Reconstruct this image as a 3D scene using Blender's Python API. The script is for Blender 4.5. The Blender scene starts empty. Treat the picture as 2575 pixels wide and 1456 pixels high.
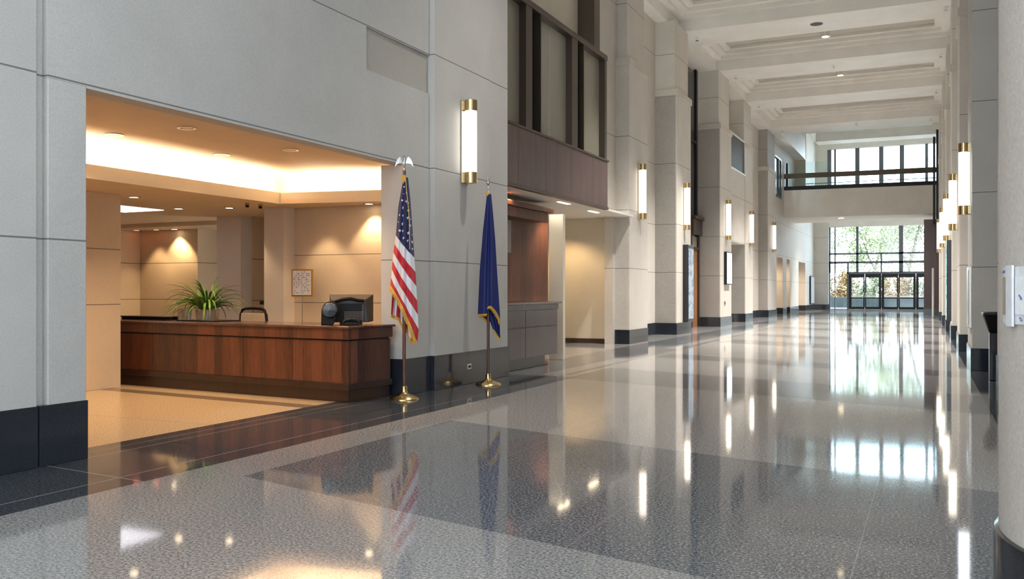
import bpy, bmesh, math, random
from mathutils import Vector, Matrix
random.seed(7)
S = bpy.context.scene
COL = S.collection
R = math.radians
PI = math.pi

# ------------------------------------------------------------------ camera
EYE = 1.35
F_PX = 2274.0
cam = bpy.data.cameras.new('camera')
cam_o = bpy.data.objects.new('camera', cam)
COL.objects.link(cam_o)
cam.sensor_fit = 'HORIZONTAL'
cam.sensor_width = 36.0
cam.lens = 36.0 * F_PX / 2575.0
cam.shift_y = 4.0 / 2575.0
cam.clip_end = 400
cam_o.location = (0, 0, EYE)
cam_o.rotation_euler = (R(90), 0, math.atan(1057.5 / F_PX))
S.camera = cam_o

# ------------------------------------------------------------------ world, sun, exposure
w = bpy.data.worlds.new('sky')
S.world = w
w.use_nodes = True
wn = w.node_tree
bg = wn.nodes['Background']
bg.inputs[0].default_value = (0.74, 0.87, 1.0, 1)
bg.inputs[1].default_value = 8.0
S.view_settings.view_transform = 'Standard'
S.view_settings.look = 'None'
S.view_settings.exposure = 0.80
S.view_settings.gamma = 1.0
S.view_settings.use_curve_mapping = False
S.cycles.max_bounces = 10
S.cycles.diffuse_bounces = 5
S.cycles.glossy_bounces = 4
S.cycles.transparent_max_bounces = 16
S.cycles.caustics_reflective = False
S.cycles.caustics_refractive = False
S.cycles.sample_clamp_indirect = 6.0


def area(name, loc, rot, sx, sy, power, color, portal=False, spread=180):
    l = bpy.data.lights.new(name, 'AREA')
    l.shape = 'RECTANGLE'
    l.size, l.size_y = sx, sy
    l.energy = power
    l.color = color
    l.spread = R(spread)
    o = bpy.data.objects.new(name, l)
    COL.objects.link(o)
    o.location = loc
    o.rotation_euler = rot
    if portal:
        l.cycles.is_portal = True
    return o


def spot(name, loc, power, color, angle=100, blend=.6, rot=(0, 0, 0), size=.05):
    l = bpy.data.lights.new(name, 'SPOT')
    l.energy = power
    l.color = color
    l.spot_size = R(angle)
    l.spot_blend = blend
    l.shadow_soft_size = size
    o = bpy.data.objects.new(name, l)
    COL.objects.link(o)
    o.location = loc
    o.rotation_euler = rot
    return o


COOL = (0.78, 0.88, 1.0)
WARM = (1.0, 0.74, 0.46)
SOFTW = (1.0, 0.86, 0.68)
# daylight of the glazed end behind the camera and of the glazed far end
area('daylight_behind', (-2.8, -7.4, 5.0), (R(90), 0, R(180)), 8.6, 9.2, 1250, COOL)
# window wall on the right behind the camera
area('daylight_side', (1.7, -.5, 5.2), (0, R(90), 0), 9.0, 12.0, 370, COOL)
area('daylight_far', (-3.7, 70.6, 6.0), (R(90), 0, 0), 6.4, 11.0, 10, COOL, portal=True)
# the reception cove's hidden tubes
area('cove_tube_back', (-9.32, 7.0, 2.80), (R(180), 0, 0), .12, 8.2, 120, (1.0, .80, .54))
area('cove_tube_side', (-7.9, 11.55, 2.80), (R(180), 0, 0), 2.6, .12, 38, (1.0, .80, .54))

# added fill spots without fixtures, over the hall bays, bridge and lobby
for yy, pw in ((12.0, 800), (20.0, 3200), (26.8, 5800), (45.2, 6500), (51.5, 1100), (62.0, 6000)):
    spot('bay_fill_spot', (-3.4, yy, 10.3), pw, (1.0, .95, .89), 78, .8, size=.2)

# ------------------------------------------------------------------ materials
MATS = {}


def newmat(name):
    m = bpy.data.materials.new(name)
    m.use_nodes = True
    MATS[name] = m
    nt = m.node_tree
    return m, nt, nt.nodes['Principled BSDF']


def math_n(nt, op, a, b=None, c=None):
    n = nt.nodes.new('ShaderNodeMath')
    n.operation = op
    for i, v in enumerate((a, b, c)):
        if v is None:
            continue
        if hasattr(v, 'is_linked') or hasattr(v, 'links'):
            nt.links.new(v, n.inputs[i])
        else:
            n.inputs[i].default_value = v
    return n.outputs[0]


def mixc(nt, fac, a, b):
    n = nt.nodes.new('ShaderNodeMix')
    n.data_type = 'RGBA'
    for s, v in ((n.inputs[0], fac), (n.inputs[6], a), (n.inputs[7], b)):
        if hasattr(v, 'links'):
            nt.links.new(v, s)
        elif isinstance(v, tuple):
            s.default_value = (v[0], v[1], v[2], 1)
        else:
            s.default_value = v
    return n.outputs[2]


def noise(nt, scale, detail=3, rough=.6, vec=None, stretch=None):
    if vec is None:
        g = nt.nodes.new('ShaderNodeNewGeometry')
        vec = g.outputs['Position']
    if stretch:
        mp = nt.nodes.new('ShaderNodeMapping')
        mp.inputs['Scale'].default_value = stretch
        nt.links.new(vec, mp.inputs[0])
        vec = mp.outputs[0]
    n = nt.nodes.new('ShaderNodeTexNoise')
    n.inputs['Scale'].default_value = scale
    n.inputs['Detail'].default_value = detail
    n.inputs['Roughness'].default_value = rough
    nt.links.new(vec, n.inputs['Vector'])
    return n.outputs['Fac']


def ramp(nt, fac, stops):
    r = nt.nodes.new('ShaderNodeValToRGB')
    e = r.color_ramp.elements
    while len(e) < len(stops):
        e.new(.5)
    for i, (p, c) in enumerate(stops):
        e[i].position = p
        e[i].color = (c[0], c[1], c[2], 1) if isinstance(c, tuple) else (c, c, c, 1)
    nt.links.new(fac, r.inputs[0])
    return r.outputs[0]


def bump(nt, p, h, strength, dist=.01):
    b = nt.nodes.new('ShaderNodeBump')
    b.inputs['Strength'].default_value = strength
    b.inputs['Distance'].default_value = dist
    nt.links.new(h, b.inputs['Height'])
    nt.links.new(b.outputs[0], p.inputs['Normal'])


def sep(nt):
    g = nt.nodes.new('ShaderNodeNewGeometry')
    s = nt.nodes.new('ShaderNodeSeparateXYZ')
    nt.links.new(g.outputs['Position'], s.inputs[0])
    return s.outputs[0], s.outputs[1], s.outputs[2]


def lines(nt, coord, vals, hw):
    acc = None
    for v in vals:
        d = math_n(nt, 'LESS_THAN', math_n(nt, 'ABSOLUTE', math_n(nt, 'SUBTRACT', coord, v)), hw)
        acc = d if acc is None else math_n(nt, 'MAXIMUM', acc, d)
    return acc


def stone(name, base, zj=(), yj=(), hw=.007, var=.10, rough=.62, fleck=70):
    """honed stone panels with open joints"""
    m, nt, p = newmat(name)
    f = noise(nt, fleck, 4, .75)
    g = noise(nt, 1.1, 3, .6)
    lo = tuple(c * (1 - var) for c in base)
    hi = tuple(min(1, c * (1 + var * .7)) for c in base)
    c1 = ramp(nt, f, [(.33, lo), (.62, hi)])
    c2 = ramp(nt, g, [(.3, .93), (.7, 1.03)])
    mu = nt.nodes.new('ShaderNodeMix'); mu.data_type = 'RGBA'; mu.blend_type = 'MULTIPLY'
    mu.inputs[0].default_value = 1
    nt.links.new(c1, mu.inputs[6]); nt.links.new(c2, mu.inputs[7])
    col = mu.outputs[2]
    x, y, z = sep(nt)
    acc = None
    if zj:
        acc = lines(nt, z, zj, hw)
    if yj:
        l2 = lines(nt, y, yj, hw)
        acc = l2 if acc is None else math_n(nt, 'MAXIMUM', acc, l2)
    if acc is not None:
        col = mixc(nt, acc, col, tuple(c * .35 for c in base))
    nt.links.new(col, p.inputs['Base Color'])
    p.inputs['Roughness'].default_value = rough
    bump(nt, p, f, .12, .004)
    return m


ZN = (1.755, 3.02, 4.565, 6.1, 7.65)
ZF = (1.93, 3.42, 5.30, 8.7)
stone('limestone', (.575, .56, .53), ZN)
stone('limestone_far', (.64, .60, .545), ZF, hw=.008, fleck=45)
stone('limestone_textured_shaded', (.385, .36, .33), ZF, hw=.008, fleck=38, var=.16)  # textured stone, colour darkened to hold the shade of the piers' near faces
stone('limestone_cap', (.60, .56, .50), (), fleck=40)
stone('limestone_inset', (.47, .445, .40), ())
stone('limestone_column', (.58, .54, .50), (), fleck=60, var=.12)
stone('limestone_reception', (.66, .55, .43), (1.165, 1.93), hw=.007)
stone('reception_pillar', (.70, .64, .585), ())
stone('limestone_alcove', (.60, .48, .35), (1.18, 1.93), hw=.008)
stone('plaster_cream', (.74, .67, .55), (), var=.02)
stone('plaster_white', (.80, .765, .70), (), var=.015)
stone('plaster_ceiling', (.84, .815, .77), (), var=.015, rough=.45)
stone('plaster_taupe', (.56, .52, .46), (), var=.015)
stone('plaster_tan', (.70, .47, .24), (), var=.03)
stone('reception_ceiling', (.74, .60, .46), (), var=.02)


def granite(name, base, rough=.12):
    m, nt, p = newmat(name)
    f = noise(nt, 130, 3, .8)
    c = ramp(nt, f, [(.0, tuple(b * .6 for b in base)), (.60, base), (.72, tuple(b * 3.2 + .02 for b in base))])
    nt.links.new(c, p.inputs['Base Color'])
    p.inputs['Roughness'].default_value = rough
    return m


granite('granite_base', (.022, .027, .036))


def simple(name, col, rough=.5, metal=0.0, coat=0.0, spec=None, emit=None, es=0):
    m, nt, p = newmat(name)
    n = noise(nt, 24, 3, .6)
    c = ramp(nt, n, [(.3, tuple(v * .93 for v in col)), (.7, tuple(min(1, v * 1.05) for v in col))])
    nt.links.new(c, p.inputs['Base Color'])
    p.inputs['Roughness'].default_value = rough
    p.inputs['Metallic'].default_value = metal
    p.inputs['Coat Weight'].default_value = coat
    p.inputs['Coat Roughness'].default_value = .1
    if emit:
        p.inputs['Emission Color'].default_value = (*emit, 1)
        p.inputs['Emission Strength'].default_value = es
    return m


def wood(name, dark, light, stretch=(14, 14, 1.2), rough=.32, joints=None, axis='y', hw=.004, coat=.25, planks=0):
    m, nt, p = newmat(name)
    a = noise(nt, 3.0, 6, .65, stretch=stretch)
    b = noise(nt, 1.5, 2, .5, stretch=(2.2, 2.2, .25))
    t = math_n(nt, 'ADD', math_n(nt, 'MULTIPLY', a, .62), math_n(nt, 'MULTIPLY', b, .38))
    if planks:
        px, py, pz = sep(nt)
        wnz = nt.nodes.new('ShaderNodeTexWhiteNoise'); wnz.noise_dimensions = '1D'
        nt.links.new(math_n(nt, 'FLOOR', math_n(nt, 'MULTIPLY', math_n(nt, 'ADD', px, py), planks)), wnz.inputs['W'])
        t = math_n(nt, 'ADD', t, math_n(nt, 'MULTIPLY', math_n(nt, 'SUBTRACT', wnz.outputs['Value'], .5), .24))
    c = ramp(nt, t, [(.36, dark), (.64, light)])
    if joints:
        x, y, z = sep(nt)
        c = mixc(nt, lines(nt, {'x': x, 'y': y}[axis], joints, hw), c, tuple(v * .2 for v in dark))
    nt.links.new(c, p.inputs['Base Color'])
    p.inputs['Roughness'].default_value = rough
    p.inputs['Coat Weight'].default_value = coat
    p.inputs['Coat Roughness'].default_value = .15
    return m


wood('walnut_red', (.045, .014, .009), (.155, .050, .026), rough=.33, planks=7)
wood('walnut_dark', (.014, .006, .005), (.038, .014, .010))
wood('walnut_matt', (.07, .022, .012), (.19, .062, .032), rough=.55, coat=0, planks=3)
wood('walnut_top', (.050, .019, .013), (.12, .046, .03), stretch=(1.2, 14, 14), rough=.18, coat=.6)
wood('wood_fascia', (.085, .042, .036), (.155, .082, .070), rough=.38, joints=(14.9, 16.17, 17.55, 18.86), axis='y', hw=.012)
wood('wood_counter', (.038, .023, .021), (.072, .044, .040), rough=.3)
wood('wood_door', (.24, .10, .035), (.42, .20, .08), rough=.35)
wood('wood_post', (.055, .017, .012), (.11, .038, .027), rough=.35)
wood('pole_wood', (.07, .025, .014), (.13, .05, .028), rough=.25)
simple('metal_bronze', (.11, .085, .065), .38, .6)
simple('metal_black', (.012, .014, .016), .35, .4)
simple('metal_mullion', (.13, .145, .17), .4, .2)
simple('metal_frame', (.030, .036, .042), .35, .3)
simple('metal_brass', (.62, .46, .24), .26, 1)
simple('metal_gold', (.75, .55, .25), .2, 1)
simple('metal_silver', (.50, .51, .50), .3, 1)
simple('metal_steel', (.62, .60, .56), .25, 1)
simple('metal_nickel', (.52, .45, .33), .3, 1)
simple('plastic_black', (.005, .005, .006), .55, 0)
MATS['plastic_black'].node_tree.nodes['Principled BSDF'].inputs['Specular IOR Level'].default_value = .25
simple('plastic_gloss', (.008, .009, .013), .22, 0, coat=.1)
simple('plastic_grey', (.04, .033, .028), .5, 0)
simple('plastic_white', (.80, .80, .78), .4, 0)
simple('plastic_beige', (.55, .44, .33), .5, 0)
simple('louvre_metal', (.16, .14, .12), .4, .5)
simple('panel_olive', (.31, .29, .225), .35, 0, coat=.2)
simple('panel_olive_light', (.37, .355, .29), .35, 0, coat=.2)
simple('soil', (.03, .02, .012), .9)
simple('fringe_gold', (.72, .42, .06), .6)
simple('cord_gold', (.75, .48, .10), .5)
simple('star_white', (.85, .85, .88), .6)
simple('navy_cloth', (.007, .016, .125), .6)
simple('bark', (.16, .12, .09), .9)
simple('hedge_wall', (.035, .045, .045), .8)
simple('paving', (.20, .20, .19), .8)
simple('acrylic_frost', (.82, .84, .88), .25, 0)
simple('paper_white', (.90, .93, .98), .6)
simple('ink', (.10, .12, .30), .6)
simple('brass_frame', (.60, .38, .12), .35, .8)
simple('carpet_edge', (.05, .05, .055), .3)


def emis(name, col, s):
    m, nt, p = newmat(name)
    p.inputs['Base Color'].default_value = (.8, .8, .8, 1)
    p.inputs['Emission Color'].default_value = (*col, 1)
    p.inputs['Emission Strength'].default_value = s
    p.inputs['Roughness'].default_value = .4
    return m


emis('lamp_opal', (1.0, .90, .76), 2.3)
emis('lamp_opal_cool', (.86, .92, 1.0), 3.0)
emis('downlight_lens', (1.0, .78, .50), 9.0)
emis('downlight_lens_red', (1.0, .25, .12), 4.0)
emis('cove_tube', (1.0, .80, .55), 8.0)
emis('ceiling_panel_light', (.95, .93, 1.0), 1.6)
emis('hall_lamp_lens', (1.0, .80, .52), 9.0)


def glass(name, tint=(.93, .97, .98), gl=.10):
    m = bpy.data.materials.new(name); m.use_nodes = True; MATS[name] = m
    nt = m.node_tree
    nt.nodes.remove(nt.nodes['Principled BSDF'])
    out = nt.nodes['Material Output']
    tr = nt.nodes.new('ShaderNodeBsdfTransparent'); tr.inputs[0].default_value = (*tint, 1)
    gs = nt.nodes.new('ShaderNodeBsdfGlossy'); gs.inputs['Roughness'].default_value = .03
    fr = nt.nodes.new('ShaderNodeLayerWeight'); fr.inputs[0].default_value = .5
    sc = math_n(nt, 'ADD', math_n(nt, 'MULTIPLY', math_n(nt, 'POWER', fr.outputs['Facing'], 4.0), .8), .02 + gl * .1)
    mx = nt.nodes.new('ShaderNodeMixShader')
    nt.links.new(sc, mx.inputs[0]); nt.links.new(tr.outputs[0], mx.inputs[1]); nt.links.new(gs.outputs[0], mx.inputs[2])
    nt.links.new(mx.outputs[0], out.inputs[0])
    return m


glass('glass_clear')
glass('glass_rail', (.88, .95, .95), .1)
glass('acrylic', (.94, .96, 1.0), .9)


def floor_mat():
    m, nt, p = newmat('terrazzo_floor')
    x, y, z = sep(nt)
    A = lambda a, b: math_n(nt, 'ADD', a, b)
    M = lambda a, b: math_n(nt, 'MULTIPLY', a, b)
    GT = lambda a, b: math_n(nt, 'GREATER_THAN', a, b)
    LT = lambda a, b: math_n(nt, 'LESS_THAN', a, b)
    OR = lambda a, b: math_n(nt, 'MAXIMUM', a, b)
    # the cross bands lie slightly askew to the walls
    t = A(y, M(A(x, 4.0), A(M(y, .0125), .2)))
    bands = None
    for a, b in ((-3.5, -.4), (5.01, 8.13), (12.7, 14.75), (17.5, 18.7), (23.3, 25.0), (27.3, 28.8), (33.2, 34.7), (39, 40.6), (45.5, 47), (52.5, 54), (60, 61.5)):
        k = M(GT(t, a), LT(t, b))
        bands = k if bands is None else OR(bands, k)
    inl = LT(x, A(M(GT(y, 12.0), -.6), -4.56))
    bands = M(bands, math_n(nt, 'SUBTRACT', 1.0, inl))
    near = LT(y, 13.3)
    bord1 = M(M(near, LT(x, -5.07)), GT(x, -6.60))
    bord2 = M(M(GT(y, 13.3), LT(x, -5.75)), GT(x, -6.75))
    seg = M(M(GT(y, 13.3), LT(x, -5.30)), GT(x, -5.42))
    blk = M(M(M(GT(y, 17.9), LT(y, 20.8)), LT(x, -5.3)), GT(x, -6.0))
    bordR = GT(x, A(M(y, -.008), .68))
    dark = OR(OR(OR(bands, bord1), OR(bord2, seg)), OR(bordR, blk))
    tanr = M(LT(x, -6.60), LT(y, 13.0))
    f1 = noise(nt, 62, 3, .75, stretch=(1, 1, 1))
    f2 = noise(nt, 240, 2, .7)
    fl = A(M(f1, .75), M(f2, .25))
    cream = ramp(nt, fl, [(.37, (.07, .07, .075)), (.48, (.29, .285, .28)), (.60, (.54, .52, .50))])
    dk = ramp(nt, fl, [(.38, (.04, .045, .052)), (.51, (.15, .158, .168)), (.62, (.44, .45, .46))])
    bk = ramp(nt, fl, [(.40, (.026, .030, .038)), (.56, (.075, .080, .092)), (.66, (.24, .25, .26))])
    tn = ramp(nt, fl, [(.38, (.32, .22, .13)), (.56, (.68, .51, .33))])
    c = mixc(nt, dark, cream, dk)
    c = mixc(nt, OR(bord1, bordR), c, bk)
    c = mixc(nt, tanr, c, tn)
    tband = M(tanr, M(LT(A(y, M(x, .10)), 8.05), GT(A(y, M(x, .10)), 7.80)))
    c = mixc(nt, tband, c, (.22, .15, .10))
    # thin divider strips
    ln = lines(nt, x, (-1.75, -3.15, -.35), .0025)
    bl = M(lines(nt, x, (-5.34, -6.20, -6.40), .006), near)
    by = M(lines(nt, A(y, M(x, .1)), (4.2, 1.8, -1), .006), bord1)
    ty = M(lines(nt, y, (7.0, 9.0), .006), tanr)
    by = OR(by, ty)
    ln2 = lines(nt, t, (10.4, 3.0, 20.9), .003)
    c = mixc(nt, OR(OR(ln, ln2), OR(bl, by)), c, (.30, .30, .30))
    nt.links.new(c, p.inputs['Base Color'])
    r = ramp(nt, fl, [(.3, .035), (.7, .075)])
    nt.links.new(A(r, M(tanr, .18)), p.inputs['Roughness'])
    p.inputs['Specular IOR Level'].default_value = .5
    p.inputs['IOR'].default_value = 1.5
    wv = noise(nt, 3.0, 2, .5)
    b1 = A(M(wv, 1.0), M(f1, .05))
    bump(nt, p, b1, .02, .01)
    return m


floor_mat()


def flag_mat():
    m, nt, p = newmat('flag_cloth')
    uv = nt.nodes.new('ShaderNodeUVMap'); uv.uv_map = 'flag'
    s = nt.nodes.new('ShaderNodeSeparateXYZ')
    nt.links.new(uv.outputs[0], s.inputs[0])
    par = math_n(nt, 'GREATER_THAN', math_n(nt, 'FLOORED_MODULO', s.outputs[0], 2.0), 1.0)
    c = mixc(nt, par, (.80, .80, .84), (.55, .008, .022))
    can = math_n(nt, 'LESS_THAN', s.outputs[0], 0.0)
    c = mixc(nt, can, c, (.008, .014, .09))
    nt.links.new(c, p.inputs['Base Color'])
    p.inputs['Roughness'].default_value = .65
    p.inputs['Sheen Weight'].default_value = .2
    return m


flag_mat()


def leaf_mat(name, a, b):
    m, nt, p = newmat(name)
    oi = noise(nt, 6, 3, .6)
    nt.links.new(ramp(nt, oi, [(.35, a), (.65, b)]), p.inputs['Base Color'])
    p.inputs['Roughness'].default_value = .5
    return m


leaf_mat('leaf_plant', (.03, .10, .012), (.20, .36, .05))
leaf_mat('leaf_tree', (.10, .14, .03), (.24, .28, .08))
leaf_mat('leaf_autumn', (.16, .07, .02), (.26, .17, .04))
leaf_mat('leaf_pale', (.17, .19, .10), (.32, .33, .21))

# ------------------------------------------------------------------ mesh helpers


class MB:
    def __init__(s):
        s.v, s.f = [], []

    def box(s, x0, x1, y0, y1, z0, z1):
        b = len(s.v)
        for z in (z0, z1):
            s.v += [(x0, y0, z), (x1, y0, z), (x1, y1, z), (x0, y1, z)]
        s.f += [(b, b + 3, b + 2, b + 1), (b + 4, b + 5, b + 6, b + 7), (b, b + 1, b + 5, b + 4),
                (b + 1, b + 2, b + 6, b + 5), (b + 2, b + 3, b + 7, b + 6), (b + 3, b, b + 4, b + 7)]
        return s

    def prism(s, pts, z0, z1):
        """vertical prism from counter-clockwise plan points"""
        b, n = len(s.v), len(pts)
        s.v += [(x, y, z0) for x, y in pts] + [(x, y, z1) for x, y in pts]
        s.f.append(tuple(range(b + n - 1, b - 1, -1)))
        s.f.append(tuple(range(b + n, b + 2 * n)))
        for i in range(n):
            j = (i + 1) % n
            s.f.append((b + i, b + j, b + n + j, b + n + i))
        return s

    def lathe(s, prof, cx=0, cy=0, n=32, a0=0, a1=2 * PI, caps=True):
        b = len(s.v)
        full = abs(a1 - a0 - 2 * PI) < 1e-6
        cols = n if full else n + 1
        for r, z in prof:
            for i in range(cols):
                a = a0 + (a1 - a0) * i / n
                s.v.append((cx + r * math.cos(a), cy + r * math.sin(a), z))
        for k in range(len(prof) - 1):
            for i in range(n):
                j = (i + 1) % cols
                s.f.append((b + k * cols + i, b + k * cols + j, b + (k + 1) * cols + j, b + (k + 1) * cols + i))
        if caps and full:
            s.f.append(tuple(b + i for i in range(cols - 1, -1, -1)))
            t = b + (len(prof) - 1) * cols
            s.f.append(tuple(t + i for i in range(cols)))
        return s

    def tube(s, pts, r, n=10, caps=True):
        b = len(s.v)
        P = [Vector(p) for p in pts]
        m = len(P)
        rr = r if isinstance(r, (list, tuple)) else [r] * m
        for i, p in enumerate(P):
            t = (P[min(i + 1, m - 1)] - P[max(i - 1, 0)]).normalized()
            up = Vector((0, 0, 1)) if abs(t.z) < .95 else Vector((0, 1, 0))
            u = t.cross(up).normalized()
            q = u.cross(t)
            for k in range(n):
                a = 2 * PI * k / n
                s.v.append(tuple(p + (u * math.cos(a) + q * math.sin(a)) * rr[i]))
        for i in range(m - 1):
            for k in range(n):
                j = (k + 1) % n
                s.f.append((b + i * n + k, b + i * n + j, b + (i + 1) * n + j, b + (i + 1) * n + k))
        if caps:
            s.f.append(tuple(b + k for k in range(n - 1, -1, -1)))
            s.f.append(tuple(b + (m - 1) * n + k for k in range(n)))
        return s

    def grid(s, fn, nu, nv):
        b = len(s.v)
        for j in range(nv + 1):
            for i in range(nu + 1):
                s.v.append(tuple(fn(i / nu, j / nv)))
        for j in range(nv):
            for i in range(nu):
                a = b + j * (nu + 1) + i
                s.f.append((a, a + 1, a + nu + 2, a + nu + 1))
        return s

    def shift(s, dx, dy, dz, k=0):
        s.v[k:] = [(x + dx, y + dy, z + dz) for x, y, z in s.v[k:]]
        return s

    def build(s, name, mat, parent=None, bevel=0, smooth=False, solid=0, loc=None):
        me = bpy.data.meshes.new(name)
        me.from_pydata(s.v, [], s.f)
        me.validate()
        bm = bmesh.new(); bm.from_mesh(me)
        bmesh.ops.recalc_face_normals(bm, faces=bm.faces)
        bm.to_mesh(me); bm.free()
        me.materials.append(MATS[mat])
        o = bpy.data.objects.new(name, me)
        COL.objects.link(o)
        if parent:
            o.parent = parent
        if loc:
            o.location = loc
        if smooth:
            for p in me.polygons:
                p.use_smooth = True
            try:
                me.set_sharp_from_angle(angle=R(40))
            except Exception:
                pass
        if solid:
            md = o.modifiers.new('solid', 'SOLIDIFY'); md.thickness = solid; md.offset = 0
        if bevel:
            md = o.modifiers.new('bevel', 'BEVEL'); md.width = bevel; md.segments = 2; md.limit_method = 'ANGLE'
        return o


def tag(o, label=None, cat=None, group=None, kind=None):
    if label: o['label'] = label
    if cat: o['category'] = cat
    if group: o['group'] = group
    if kind: o['kind'] = kind
    return o


def struct(mb, name, mat, bevel=0, parent=None, **k):
    o = mb.build(name, mat, parent, bevel, **k)
    if parent is None:
        o['kind'] = 'structure'
    return o


def thing(name, loc, label, cat, group=None, rz=0):
    o = bpy.data.objects.new(name, None)
    o.empty_display_size = .1
    COL.objects.link(o)
    o.location = loc
    o.rotation_euler = (0, 0, rz)
    return tag(o, label, cat, group)


def kids(o):
    return [c for c in bpy.data.objects if c.parent == o]


def copy_tree(o, parent=None):
    c = o.copy(); COL.objects.link(c)
    if parent: c.parent = parent
    for ch in kids(o):
        copy_tree(ch, c)
    return c


# ------------------------------------------------------------------ the setting: floor
struct(MB().box(-20, 4, -8, 74, -.2, 0), 'floor', 'terrazzo_floor')

# ------------------------------------------------------------------ left wall, near part
ZT = 11.0
wl = MB()
wl.box(-6.62, -6.20, -8, 4.73, 0, ZT)                     # near pier
wl.box(-6.62, -6.262, 4.73, 4.83, 0, ZT)                  # groove
wl.box(-6.62, -6.205, 4.83, 5.18, 0, 3.005)                # pilaster
struct(wl, 'wall_left', 'limestone', .006)
li = MB()                                                 # lintel wall with two shallow insets
li.box(-6.40, -6.205, 4.83, 5.18, 3.005, ZT)
li.box(-6.40, -6.205, 5.18, 5.35, 4.03, ZT)
li.box(-6.40, -6.205, 5.18, 10.68, 2.99, 4.03)
li.box(-6.40, -6.205, 5.35, 6.67, 4.03, 4.14)
li.box(-6.40, -6.205, 6.67, 9.17, 4.03, ZT)
li.box(-6.40, -6.205, 5.35, 6.67, 4.62, ZT)
li.box(-6.40, -6.205, 9.17, 10.68, 4.55, ZT)
struct(li, 'wall_left.001', 'limestone')
struct(MB().box(-6.38, -6.232, 9.171, 10.679, 4.031, 4.549), 'wall_left.002', 'limestone_inset')
struct(MB().box(-6.38, -6.27, 5.351, 6.669, 4.141, 4.619), 'wall_left.003', 'limestone_inset')
rp = MB()
rp.box(-6.54, -6.20, 10.0, 10.70, 0, 2.99)
rp.box(-6.54, -6.13, 10.685, 12.40, 0, ZT)
rp.box(-6.54, -6.145, 12.40, 13.05, 0, ZT)
struct(rp, 'wall_left.004', 'limestone', .006)
# black granite bases of the near piers
bs = MB()
bs.box(-6.60, -6.185, -8, 4.73, 0, .47)
bs.box(-6.60, -6.19, 4.745, 5.185, 0, .47)
bs.box(-6.545, -6.19, 9.985, 10.67, 0, .47)
bs.box(-6.545, -6.12, 10.68, 13.055, 0, .47)
struct(bs, 'baseboard_left', 'granite_base', .004)

# ------------------------------------------------------------------ glazed recess with the wood fascia
rc = MB()
rc.box(-7.20, -6.80, 13.05, 19.86, 3.29, 4.33)
struct(rc, 'wall_left.005', 'wood_fascia', .006)
tr = MB()
tr.box(-7.22, -6.775, 13.05, 19.90, 4.33, 4.37)
tr.box(-6.90, -6.79, 13.05, 19.90, 3.225, 3.29)
struct(tr, 'trim_1', 'metal_bronze', .004)
sf = MB().box(-9.6, -6.90, 13.05, 22.15, 3.235, 3.288)
struct(sf, 'ceiling.001', 'plaster_white')
up = MB()
up.box(-7.60, -7.30, 13.05, 19.25, 6.78, ZT)
struct(up, 'wall_left.006', 'plaster_cream')
st = MB().box(-7.60, -7.36, 20.0, 22.15, 3.40, ZT)
st.box(-7.60, -7.38, 21.95, 22.15, 0, 3.40)
struct(st, 'wall_left.007', 'limestone_far')
struct(MB().box(-7.60, -6.9, 19.23, 19.60, 6.78, ZT), 'trim_2', 'metal_bronze')
struct(MB().box(-7.60, -7.1, 19.60, 20.0, 3.4, ZT), 'wall_left.008', 'plaster_white')
w2 = MB().box(-9.6, -7.40, 22.15, 22.4, 0, ZT)
struct(w2, 'wall_left.009', 'plaster_cream')
struct(MB().box(-9.6, -7.41, 22.12, 22.15, 0, .12), 'baseboard_left.001', 'wood_counter')
# window_1: three bays of olive panels between deep bronze posts
win = struct(MB().box(-7.2, -6.80, 13.05, 19.86, 6.66, 6.78), 'window_1', 'metal_bronze', .004)
for y0, y1 in ((15.28, 15.57), (15.97, 16.0), (17.64, 17.97), (18.33, 18.36), (19.72, 19.86)):
    MB().box(-7.2, -6.82, y0, y1, 4.37, 6.66).build('mullion', 'metal_bronze', win)
for y0, y1, mt in ((13.05, 15.28, 'panel_olive'), (15.57, 15.97, 'metal_black'), (16.0, 17.64, 'panel_olive_light'), (17.97, 18.33, 'metal_black'), (18.36, 19.72, 'panel_olive')):
    MB().box(-7.0, -6.96, y0, y1, 4.37, 6.66).build('pane', mt, win) if mt != 'metal_black' else MB().box(-7.26, -7.18, y0, y1, 4.37, 6.66).build('backing', mt, win)
MB().box(-6.96, -6.955, 16.72, 16.735, 4.37, 6.66).build('seam', 'metal_steel', win)

# reception's second counter room behind: back walls
bk = MB()
bk.box(-9.6, -9.4, 13.05, 22.15, 0, 3.235)
struct(bk, 'wall_left.010', 'plaster_cream')
struct(MB().box(-9.6, -6.54, 12.95, 13.05, 0, ZT), 'wall_left.011', 'plaster_cream')
struct(MB().box(-6.87, -6.57, 16.5, 16.62, 0, 2.86), 'wall_left.012', 'plaster_cream', .004)

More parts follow.
